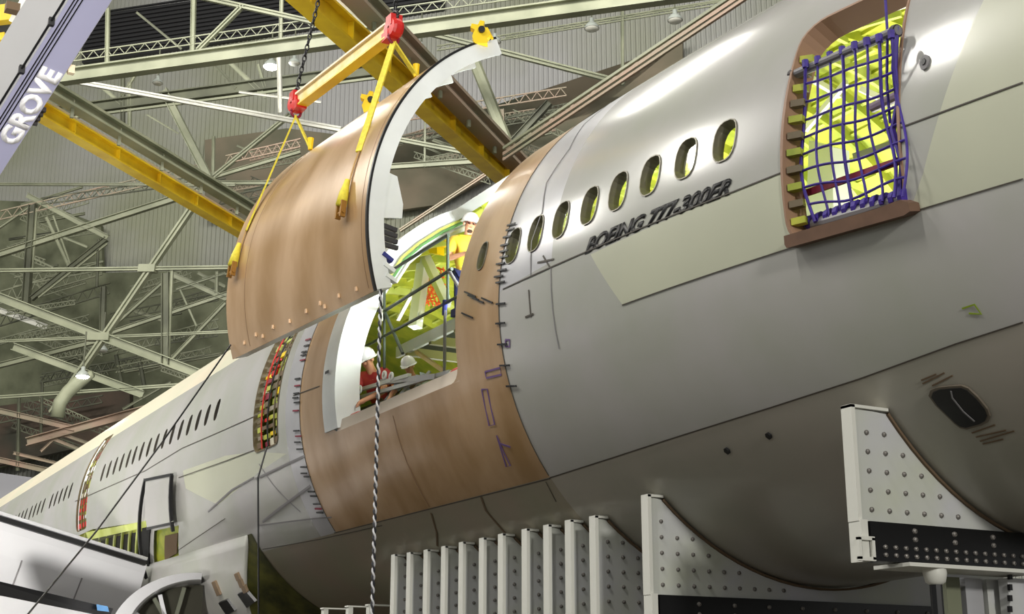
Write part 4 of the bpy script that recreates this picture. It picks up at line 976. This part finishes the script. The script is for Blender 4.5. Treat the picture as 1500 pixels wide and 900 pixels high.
# ---- people
skinm = mat('skin', (206, 150, 118), .5); hatm = mat('white_hard_hat', (238, 240, 242), .25, coat=.4)
def skin_fig(name, verts, edges, radii, m, parent, root=0, sub=2):
    me = bpy.data.meshes.new(name); bm = bmesh.new(); lay = bm.verts.layers.skin.verify()
    bv = [bm.verts.new(v) for v in verts]
    for i, j in edges: bm.edges.new((bv[i], bv[j]))
    for i, (v, r_) in enumerate(zip(bv, radii)): v[lay].radius = (r_, r_); v[lay].use_root = (i == root)
    bm.to_mesh(me); bm.free(); o = link(name, me, m, parent)
    o.modifiers.new('skin', 'SKIN').use_smooth_shade = True
    s_ = o.modifiers.new('subdivision', 'SUBSURF'); s_.levels = sub; s_.render_levels = sub
    return o
def worker(name_label, base, face, J, scale, shirt, trousers, extras=()):
    """J: joint dict in body space: x right, y forward, z up (metres, 1.75 m figure)"""
    t = empty('person', base, name_label, 'person'); f = Vector((math.sin(face), math.cos(face), 0)); r_ = Vector((f.y, -f.x, 0)); up = Vector((0, 0, 1)); B = Vector(base)
    def Wd(p): return B + (r_ * p[0] + f * p[1] + up * p[2]) * scale
    names = []; V = []; Rr = []; E = []
    def add(n, p, rad, frm=None):
        names.append(n); V.append(Wd(p)); Rr.append(rad * scale)
        if frm is not None: E.append((names.index(frm), len(names) - 1))
    add('pelvis', J['pelvis'], .09); add('waist', J['waist'], .09, 'pelvis'); add('chest', J['chest'], .10, 'waist'); add('neck', J['neck'], .055, 'chest')
    nk, hd = Vector(J['neck']), Vector(J['head']); up_ = (hd - nk).normalized()
    add('jaw', nk.lerp(hd, .5) + Vector((0, .015, 0)), .066, 'neck'); add('head', hd, .082, 'jaw'); add('crown', hd + up_ * .07, .06, 'head')
    fd = Vector(J.get('look', (0, 1, 0))).normalized(); add('nose', hd - up_ * .02 + fd * .095, .014, 'head')
    for s_, k in ((-1, 'l'), (1, 'r')):
        add('sh' + k, J['sh' + k], .05, 'chest'); add('el' + k, J['el' + k], .045, 'sh' + k); add('wr' + k, J['wr' + k], .03, 'el' + k)
        w_, e_ = Vector(J['wr' + k]), Vector(J['el' + k]); d = (w_ - e_).normalized(); side = d.cross(Vector((0, 0, 1)))
        side = side.normalized() if side.length > .1 else Vector((1, 0, 0)); dn = side.cross(d).normalized()
        if dn.z > 0: dn = -dn
        add('palm' + k, w_ + d * .07, .034, 'wr' + k)
        for q, (o, L) in enumerate(((-.03, .07), (-.01, .082), (.01, .078), (.03, .06))):
            b0 = w_ + d * .1 + side * o; add('f%d%s' % (q, k), b0 + d * L * .5 + dn * .012, .0095, 'palm' + k); add('g%d%s' % (q, k), b0 + d * L * .8 + dn * .045, .008, 'f%d%s' % (q, k))
        add('t' + k, w_ + d * .06 - side * .045 * s_ + dn * .02, .011, 'palm' + k); add('u' + k, w_ + d * .1 - side * .06 * s_ + dn * .035, .009, 't' + k)
        add('hp' + k, J['hp' + k], .09, 'pelvis'); add('kn' + k, J['kn' + k], .06, 'hp' + k); add('an' + k, J['an' + k], .042, 'kn' + k); a_ = Vector(J['an' + k]); add('toe' + k, a_ + Vector((0, .14, -.05)), .035, 'an' + k)
    skin_fig('body', V, E, Rr, skinm, t)
    G = lambda *n: [V[names.index(x)] for x in n]
    def sub(nm, ns, es, rs, m): return skin_fig(nm, G(*ns), es, [x * scale for x in rs], m, t)
    ne = {k: Vector(J['sh' + k]).lerp(Vector(J['el' + k]), .75) for k in 'lr'}
    vs = G('pelvis', 'waist', 'chest', 'neck', 'shl', 'shr') + [Wd(ne['l']), Wd(ne['r'])]
    vs[3] = vs[2].lerp(vs[3], .6)
    skin_fig('shirt', vs, [(0, 1), (1, 2), (2, 3), (2, 4), (2, 5), (4, 6), (5, 7)], [x * scale for x in (.165, .17, .19, .09, .09, .09, .068, .068)], shirt, t)
    vs = G('pelvis', 'hpl', 'hpr', 'knl', 'knr', 'anl', 'anr')
    skin_fig('trousers', vs, [(0, 1), (0, 2), (1, 3), (2, 4), (3, 5), (4, 6)], [x * scale for x in (.15, .11, .11, .08, .08, .062, .062)], trousers, t)
    for k in 'lr':
        a_ = Vector(J['an' + k]); skin_fig('boot', [Wd(a_ + Vector((0, 0, .04))), Wd(a_ + Vector((0, 0, -.03))), Wd(a_ + Vector((0, .16, -.05)))], [(0, 1), (1, 2)], [.055 * scale, .058 * scale, .045 * scale], black, t, sub=1)
    # hard hat
    h = Wd(hd + up_ * .035); ua = (Wd(hd + up_) - Wd(hd)).normalized(); fa = (Wd(hd + fd) - Wd(hd)); fa = (fa - ua * fa.dot(ua)).normalized()
    mb = MB(); k = scale
    mb.lathe(h, [(.118 * k, 0), (.118 * k, .025 * k), (.108 * k, .07 * k), (.08 * k, .11 * k), (.04 * k, .132 * k), (.005, .137 * k)], 20, ua)
    mb.lathe(h - ua * .004 * k, [(.10 * k, 0), (.135 * k, -.006 * k), (.135 * k, .004 * k), (.112 * k, .012 * k)], 20, ua)
    sd = fa.cross(ua); mb.prism([h + fa * .09 * k - sd * .08 * k, h + fa * .165 * k - sd * .05 * k - ua * .015 * k, h + fa * .178 * k - ua * .018 * k, h + fa * .165 * k + sd * .05 * k - ua * .015 * k, h + fa * .09 * k + sd * .08 * k], ua * .008 * k)
    mb.build('hard_hat', hatm, t, True)
    # ears, hair, eyes, mouth
    hc = Wd(hd)
    for s_ in (-1, 1):
        mb = MB(); mb.lathe(hc + sd * s_ * .082 * k, [(.004, -.01 * k), (.026 * k, -.004 * k), (.028 * k, .008 * k), (.004, .014 * k)], 10, sd); mb.build('ear', skinm, t, True)
        mb = MB(); mb.lathe(hc + fa * .074 * k + sd * s_ * .032 * k + ua * .008 * k, [(.002, 0), (.011 * k, .002 * k), (.004, .012 * k)], 8, fa); mb.build('eye', black, t, True)
    MB().bar(hc + fa * .083 * k - ua * .052 * k - sd * .022 * k, hc + fa * .083 * k - ua * .052 * k + sd * .022 * k, .008 * k, .008 * k).build('mouth', mat('lip', (178, 104, 88), .5), t)
    for e in extras: e(t, hc, fa, sd, ua, k)
    return t, Wd
def glasses(t, hc, fa, sd, ua, k):
    mb = MB()
    for s_ in (-1, 1): mb.tube([hc + fa * .092 * k + ua * .008 * k + sd * s_ * .034 * k + sd * .024 * k * math.cos(R(a)) + ua * .017 * k * math.sin(R(a)) for a in range(0, 361, 45)], .004 * k, 5); mb.bar(hc + fa * .09 * k + ua * .012 * k + sd * s_ * .058 * k, hc + ua * .014 * k + sd * s_ * .085 * k, .005 * k, .005 * k)
    mb.build('glasses', mat('dark_red_frames', (90, 24, 30), .3), t)
def beard(t, hc, fa, sd, ua, k):
    mb = MB(); mb.lathe(hc + fa * .05 * k - ua * .098 * k, [(.004, -.03 * k), (.03 * k, -.022 * k), (.042 * k, 0), (.03 * k, .02 * k), (.004, .024 * k)], 12, ua); mb.build('beard', mat('dark_beard', (70, 50, 40), .8), t, True)
def vest(cM):
    def fn(t, hc, fa, sd, ua, k): pass
    return fn
hiviz = mat('yellow_hi_vis', (214, 214, 60), .6, 0, rgb2=(224, 150, 70), scale=5); navy = mat('navy_trousers', (30, 36, 84), .7)
P1 = atD(684, 470, 20.1); 
wb = Vector((P1.x, P1.y, DZ)); hd_t = atD(683, 297, 20.1).z; sc1 = (hd_t - DZ) / 1.83
st = dict(pelvis=(0, 0, .95), waist=(0, .0, 1.12), chest=(0, .03, 1.34), neck=(0, .03, 1.5), head=(-.02, .06, 1.65), look=(-.1, 1, -.25),
          shl=(-.19, .02, 1.42), ell=(-.30, .12, 1.16), wrl=(-.34, .36, 1.22), shr=(.19, .02, 1.42), elr=(.27, .1, 1.14), wrr=(.12, .32, 1.14),
          hpl=(-.09, 0, .9), knl=(-.1, .03, .5), anl=(-.1, 0, .09), hpr=(.09, 0, .9), knr=(.1, .03, .5), anr=(.1, 0, .09))
face1 = math.atan2(-wb.x, -wb.y) + R(-8)
worker('standing worker in white hard hat, glasses and yellow vest on the deck behind the rail', wb, face1, st, sc1, hiviz, navy, (glasses, beard))
# belt with pouches
# two crouching workers at the sill
def crouch(px, py, dep, face, lab, shirt, lean=.3):
    hp_ = atD(px, py, dep); k = .98
    jj = dict(pelvis=(0, -.28, .42), waist=(0, -.16, .6), chest=(0, .03, .8), neck=(0, .14, .95), head=(0, .21, 1.06), look=(0, 1, -.7),
              shl=(-.19, .08, .88), ell=(-.28, .22, .62), wrl=(-.18, .42, .5), shr=(.19, .08, .88), elr=(.3, .2, .64), wrr=(.2, .44, .52),
              hpl=(-.1, -.26, .38), knl=(-.16, .14, .42), anl=(-.15, -.02, .07), hpr=(.1, -.26, .38), knr=(.14, .1, .1), anr=(.14, -.3, .08))
    f = Vector((math.sin(face), math.cos(face), 0)); base = Vector((hp_.x, hp_.y, FLZ)) - f * .21 * k; s_ = min(1.15, (hp_.z - FLZ) / 1.16)
    worker(lab, base, face, jj, s_, shirt, navy)
crouch(598, 527, 19.0, R(235), 'crouching worker in white hard hat and grey shirt, right one at the cargo sill', mat('grey_shirt', (176, 190, 200), .7))
crouch(541, 517, 19.9, R(245), 'crouching worker in white hard hat and red shirt, left one at the cargo sill', mat('red_shirt', (170, 44, 50), .7, 0, rgb2=(190, 70, 60), scale=6))

# ------------------------------------------------------------------ aft door: bars and safety net
XD = 7.72
def d5(px, py): return atX(px, py, XD)
t = empty('barrier_bar', d5(1235, 80), 'grey tubular bar across the upper part of the aft door opening', 'bar')
MB().tube([d5(1158, 112), d5(1316, 44)], .042, 12).build('bar', greyrail, t); 
for x, y in ((1163, 110), (1312, 46)): MB().tube([d5(x - 3, y + 1), d5(x + 3, y - 1)], .055, 12).build('end_clamp', mat('dark_iron', (44, 40, 40)), t)
t = empty('barrier_strap', d5(1240, 265), 'dark red strap across the lower part of the aft door opening', 'strap')
MB().bar(d5(1152, 293), d5(1329, 232), .02, .062).build('strap', dred, t)
t = empty('sill_pad', d5(1250, 318), 'purple wrapped roll along the aft door sill', 'pad')
MB().tube([d5(1168, 334), d5(1215, 324), d5(1270, 308), d5(1326, 290)], [.03, .06, .055, .04], 12).build('roll', greyrail, t)
for k in range(12): a = k / 11; p = d5(1172 + 150 * a, 332 - 42 * a - 4 * math.sin(a * 3)); q = d5(1178 + 150 * a, 330 - 42 * a - 4 * math.sin(a * 3)); MB().tube([p, q], .064, 10).build('binding', purple, t)
t = empty('short_bar', d5(1300, 150), 'short pale bar at the right edge of the aft door behind the net', 'bar')
MB().tube([atX(1278, 158, 8.1), atX(1316, 140, 8.1)], .045, 10).build('bar', mat('lilac_bar', (190, 170, 200), .4), t)
net = MB(); XN = 7.66
def nt_(u, v):
    # u 0..1 left-right, v 0..1 top-bottom on the photo's net outline
    tl, tr_, bl, br = (1180, 96), (1306, 52), (1186, 330), (1328, 286)
    x = (tl[0] * (1 - u) + tr_[0] * u) * (1 - v) + (bl[0] * (1 - u) + br[0] * u) * v; y = (tl[1] * (1 - u) + tr_[1] * u) * (1 - v) + (bl[1] * (1 - u) + br[1] * u) * v
    x += 7 * math.sin(v * 7 + u * 3) * (v) - 4 * math.sin(u * 9 + v * 4) * v - 8 * math.sin(math.pi * v) * (1 - u) * .6; y += 4 * math.sin(u * 8 + v * 5) * (.3 + v) + 6 * math.sin(u * math.pi) * (.4 if v > .1 else 0)
    return x, y
def NP(u, v): x, y = nt_(u, v); return atX(x, y, XN + .05 * math.sin(u * 5 + v * 6))
for i in range(8):
    u = i / 7; net.tube([NP(u, j / 24) for j in range(25)], .0115 if i % 3 else .015, 6)
for j in range(1, 9):
    v = j / 9; net.tube([NP(i / 20, v) for i in range(21)], .0115, 6)
for i in range(8):
    u = i / 7; p = NP(u, 0); net.tube([p + Vector((0, 0, -.02)), p + Vector((0, 0, .05))], .03, 6)
net.tube([d5(1313, 40), d5(1310, 100), d5(1316, 150), d5(1308, 190), d5(1322, 240), d5(1318, 290)], .026, 6)
net.tube([d5(1297, 0), d5(1300, 50), d5(1299, 120), d5(1304, 180)], .012, 6)
tag(net.build('safety_net', purple), 'purple rope safety net hung across the aft door opening', 'net')

# ------------------------------------------------------------------ saddle supports under the belly
bolt = mat('grey_bolt_head', (120, 116, 112), .4, .3)
blackb = mat('black_painted_beam', (14, 14, 16), .35)
def saddle(px, py, hx, hy, label, beam=None, big=False, hmax=None):
    Y = hull_at(hx, hy)[0]; P = atY(px, py, Y); w, b = sec(Y); th = .05
    zt = P.z; X0 = P.x
    tin = math.asin(max(-1, min(1, (zt - CZ) / b)))  # angle where hull reaches that height
    lo = HP(Y, tin, .03)
    arc = [HP(Y, tin + (R(-150) - tin) * k / 30, .03) for k in range(31)]
    arc = [a for a in arc if a.x > X0 + .05]
    zb = .02 if not beam else beam[0]
    t = empty('saddle_support', (X0, Y, zb), label, 'support stand', 'saddle supports under the fuselage')
    web = [Vector((X0 + .02, Y, zb)), Vector((X0 + .02, Y, zt))] + arc
    web += [Vector((arc[-1].x, Y, zb))]
    # build the web as quads between arc and bottom so it stays clean
    tops = [Vector((X0 + .02, Y, zt))] + arc; vs = []; fs = []
    for dy in (0, th):
        for a in tops: vs += [(a.x, Y + dy, a.z), (a.x, Y + dy, zb)]
    n = len(tops)
    for k in (0, 1):
        for i in range(n - 1): q = k * 2 * n + 2 * i; fs.append((q, q + 2, q + 3, q + 1))
    for i in range(n - 1): fs.append((2 * i, 2 * i + 2, 2 * n + 2 * i + 2, 2 * n + 2 * i))
    fs.append((0, 1, 2 * n + 1, 2 * n)); wm = MB().add(vs, fs)
    MB().box((X0 - .01, Y + .03, (zb + zt) / 2 + .01), .04, .12, zt - zb + .02).build('flange', sadf, t)
    MB().bar(Vector((X0 - .03, Y + .03, zt + .01)), Vector((lo.x, Y + .03, zt + .01)), .12, .025).build('top_plate', sadf, t)
    pv = []; pf = []
    for a in arc:
        c = Vector((CX, Y, CZ)); d = (a - c).normalized()
        for dy, o in ((-.025, 0), (-.025, -.022), (.075, -.022), (.075, 0)): q = a + d * o * -1; pv.append((q.x - d.x * .015, Y + dy, q.z - d.z * .015))
    for i in range(len(arc) - 1):
        for q in range(4): pf.append((i * 4 + q, i * 4 + (q + 1) % 4, i * 4 + 4 + (q + 1) % 4, i * 4 + 4 + q))
    MB().add(pv, pf).build('felt_pad', padm, t)
    # rivet heads on the web: one small mesh per column of rivets
    xmax = 2.6 if beam else .9; nx = int(xmax / .19)
    for i in range(nx):
        x = X0 + .14 + i * .19; mb = MB(); c = 0
        za = None
        for a, b2 in zip(tops, tops[1:]):
            if a.x <= x <= b2.x: za = a.z + (b2.z - a.z) * (x - a.x) / max(1e-6, b2.x - a.x)
        if za is None: continue
        z = zb + .1; mb = wm
        while z < za - .07:
            mb.lathe(Vector((x, Y - .0, z)), [(.022, 0), (.02, .014), (.004, .024)], 8, Vector((0, -1, 0)), 1); z += .155
    wm.build('web', [sadw, bolt], t)
    if beam:
        zb, h, x1 = beam; bm_ = MB(); bm_.box(((X0 + .06 + x1) / 2, Y + .02, zb - h / 2), x1 - X0 - .06, .16, h)
        mb = bm_; x = X0 + .2
        while x < min(x1, X0 + 4.6):
            for q in (.64, .84): mb.lathe(Vector((x, Y - .06, zb - h * q)), [(.02, 0), (.018, .014), (.004, .02)], 8, Vector((0, -1, 0)), 1)
            if int((x - X0) / .11) % 4 == 0:
                for q in (.18, .4): mb.lathe(Vector((x, Y - .06, zb - h * q)), [(.024, 0), (.02, .014), (.004, .02)], 8, Vector((0, -1, 0)), 1)
            x += .11
        bm_.build('cross_beam', [blackb, bolt], t)
        c = Vector((X0 + .01, Y + .02, zb - h / 2)); mb = MB(); 
        MB().box(c - Vector((0, 0, 0)), .07, .14, h + .02).build('flange_foot', sadf, t)
        fr_ = MB(); z0 = zb - h
        for dx, dz, sx, sz in ((-.0, .01, .17, .03), (0, .17, .17, .03), (-.07, .09, .03, .17), (.07, .09, .03, .17)): fr_.box((X0 + dx, Y - .06, z0 + dz), sx, .03, sz)
        fr_.build('end_bracket', sadf, t)
    return t, X0, Y, zt
# ground level for the uncarried ones is the floor
lb = ['leftmost', 'second from left', 'third from left', 'fourth from left', 'fifth from left', 'sixth from left', 'seventh from left', 'eighth from left', 'ninth from left', 'tenth from left', 'rightmost of the row']
tips = [(580, 815), (603, 812), (628, 808), (654, 803), (680, 797), (710, 791), (738, 785), (773, 778), (805, 772), (837, 765), (873, 759)]
for (x, y), l_ in zip(tips, lb):
    saddle(x, y, x + 14 + (x - 580) * .01, y, 'white riveted saddle plate under the belly, %s of the close-set row' % l_)
zb1 = None
Y1 = hull_at(970, 728)[0]; z1 = atY(960, 872, Y1).z; hb1 = z1 - atY(960, 940, Y1).z
saddle(950, 728, 970, 728, 'wide white riveted saddle plate on a black beam, middle of the picture bottom', (z1, max(.25, hb1), 13.5))
Y2 = hull_at(1300, 603)[0]; z2 = atY(1270, 765, Y2).z; hb2 = z2 - atY(1262, 822, Y2).z
saddle(1247, 597, 1300, 603, 'nearest white riveted saddle plate on a thick black bolted beam at lower right', (z2, hb2, 13.0))
# three far low stubs at the bottom edge
for (x, y), wh in zip(((476, 893), (512, 890), (542, 888)), ('left of the dangling rope, nearest the olive hollow', 'middle of three left of the dangling rope', 'right beside the dangling rope')):
    P = atY(x, y, 19.5 - (x - 476) * .015); t = tag(MB().box((P.x, P.y, P.z / 2), .07, .1, P.z).add([(P.x - .05, P.y - .06, P.z), (P.x + .3, P.y - .06, P.z), (P.x + .3, P.y + .06, P.z), (P.x - .05, P.y + .06, P.z), (P.x - .05, P.y - .06, P.z + .02), (P.x + .3, P.y - .06, P.z + .02), (P.x + .3, P.y + .06, P.z + .02), (P.x - .05, P.y + .06, P.z + .02)], [(0, 3, 2, 1), (4, 5, 6, 7), (0, 1, 5, 4), (1, 2, 6, 5), (2, 3, 7, 6), (3, 0, 4, 7)]).build('support_post', sadf), 'low white post at the bottom edge, ' + wh, 'post', 'low support posts at the bottom edge')
# jack column under the nearest beam
zc = z2 - hb2; jk = empty('jack_column', (atY(1400, 845, Y2).x, Y2 + .05, 0), 'grey steel column with plate carrying the nearest black beam', 'column')
cx_ = atY(1400, 845, Y2).x
MB().box((cx_ + .1, Y2 + .05, zc - .02), 1.5, .4, .03).build('bearing_plate', sadf, jk)
MB().lathe((atY(1363, 845, Y2).x, Y2 - .05, zc - .19), [(.09, .16), (.095, .12), (.08, .05), (.05, .03)], 16).build('jack_head', sadf, jk, True)
MB().tube([(atY(1363, 845, Y2).x, Y2 - .05, 0), (atY(1363, 845, Y2).x, Y2 - .05, zc - .1)], .05).build('jack_screw', black, jk)
for k, (x, w_) in enumerate(((1385, .16), (1415, .2), (1445, .18))): MB().box((atY(x, 850, Y2 + .3).x, Y2 + .3, zc / 2 - .03), w_, .16, zc - .06).build('column', (steelG, silver, sadw)[k], jk)
MB().box((atY(1490, 850, Y2 + .1).x, Y2 + .1, zc / 2 - .03), .35, .1, zc - .06).build('drilled_plate', sadw, jk)
for k in range(5): p = atY(1478, 845 + k * 16, Y2 + .04); MB().box((p.x, Y2 + .03, p.z), .03, .03, .05).build('latch', black, jk)

# ------------------------------------------------------------------ mobile crane boom, top left
BA = atD(-120, 356, 17.0); BB = atD(158, -90, 15.0)
bd = (BB - BA).normalized(); bs = bd.cross((BA - EYE).normalized()).normalized()  # screen-right side of the boom
if bs.dot(Vector((math.cos(YAW), -math.sin(YAW), 0))) < 0: bs = -bs
bn = bd.cross(bs).normalized()
if bn.dot(EYE - BA) < 0: bn = -bn      # towards the viewer side
boom = empty('crane_boom', BA, 'grey telescopic crane boom with white lettering crossing the top left corner', 'crane boom')
# six sided section: near ridge between the two visible faces
wpx = 15.5 / FPX
def bp(u, v, s): return BA + bd * s + bs * u + bn * v
Lb = (BB - BA).length
sectn = [(-.38, -.02), (-.02, .14), (.37, .02), (.38, -.4), (0, -.6), (-.37, -.45)]
vs = [bp(u, v, s) for s in (-6, Lb + 7) for u, v in sectn]; n = 6
fs = [(i, (i + 1) % n, n + (i + 1) % n, n + i) for i in range(n)] + [tuple(range(n)), tuple(range(2 * n - 1, n - 1, -1))]
MB().add(vs, fs, 0).build('boom_section', boomA, boom)
# lilac side plate (the face that carries the name)
q0, q1 = Vector((-.02, .14)), Vector((.37, .02))
def facep(s, f_, off): u = q0.x + (q1.x - q0.x) * f_; v = q0.y + (q1.y - q0.y) * f_; nn_ = (bs * .29 + bn * .95).normalized(); return bp(u, v, s) + nn_ * off
MB().prism([facep(-6, .02, .004), facep(Lb + 7, .02, .004), facep(Lb + 7, .98, .004), facep(-6, .98, .004)], (facep(0, .5, .014) - facep(0, .5, .004))).build('side_plate', boomB, boom)
OFFS = .05; me = text_mesh('GROVE', 0.0); x0, x1, y0, y1 = fit_text(me)
sa = (atD(-6, 232, 16.6) - BA).dot(bd); sb = (atD(88, 84, 16.0) - BA).dot(bd); sa = sb - .73 * (sb - sa)
bm = bmesh.new(); bm.from_mesh(me); r_ = bmesh.ops.extrude_face_region(bm, geom=bm.faces[:]); top = {v for v in r_['geom'] if isinstance(v, bmesh.types.BMVert)}
for v in bm.verts:
    u = (v.co.x - x0) / (x1 - x0); h = (v.co.y - y0) / (y1 - y0); v.co = facep(sa + (sb - sa) * u, .95 - .60 * h, .03 if v in top else .016)
bmesh.ops.recalc_face_normals(bm, faces=bm.faces); bm.to_mesh(me); bm.free(); me.materials.clear(); link('lettering', me, letw, boom)
for f_, r2 in ((-.10, .014), (.12, .008), (.2, .008), (.3, .008)):
    MB().tube([facep(-6, f_, .05), facep(Lb + 7, f_, .05)], r2, 6).build('hydraulic_hose', black, boom)
for s_ in (1.2, 2.1, 2.9, 3.6): MB().box(facep(s_, -.08, .04), .06, .06, .09).build('hose_clip', black, boom)
mb = MB()
for k in range(4): c = facep(sa + .35 + k * .07, 1.08, -.05); mb.box(c, .05, .05, .05)
mb.build('bracket', mat('dark_iron', (44, 40, 40)), boom)
MB().box(facep(sb + .05, 1.12, -.05), .07, .07, .1).build('yellow_lamp', mat('cream_flange', (232, 214, 184)), boom)
# orange trolley above the boom at the very corner
t = empty('crane_trolley', atD(12, 30, 24), 'orange and black crane trolley in the extreme top left corner', 'trolley')
MB().bar(atD(-30, 28, 24), atD(24, 22, 24), .3, .3).build('trolley_beam', yellow, t); MB().bar(atD(-30, 62, 24), atD(10, 56, 24), .2, .14).build('trolley_beam', yellow, t)
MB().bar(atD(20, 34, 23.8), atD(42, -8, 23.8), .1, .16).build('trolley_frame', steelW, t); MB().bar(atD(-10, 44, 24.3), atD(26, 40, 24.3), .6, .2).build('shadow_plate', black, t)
MB().box(atD(18, 12, 23.6), .22, .2, .14).build('motor', padm, t)
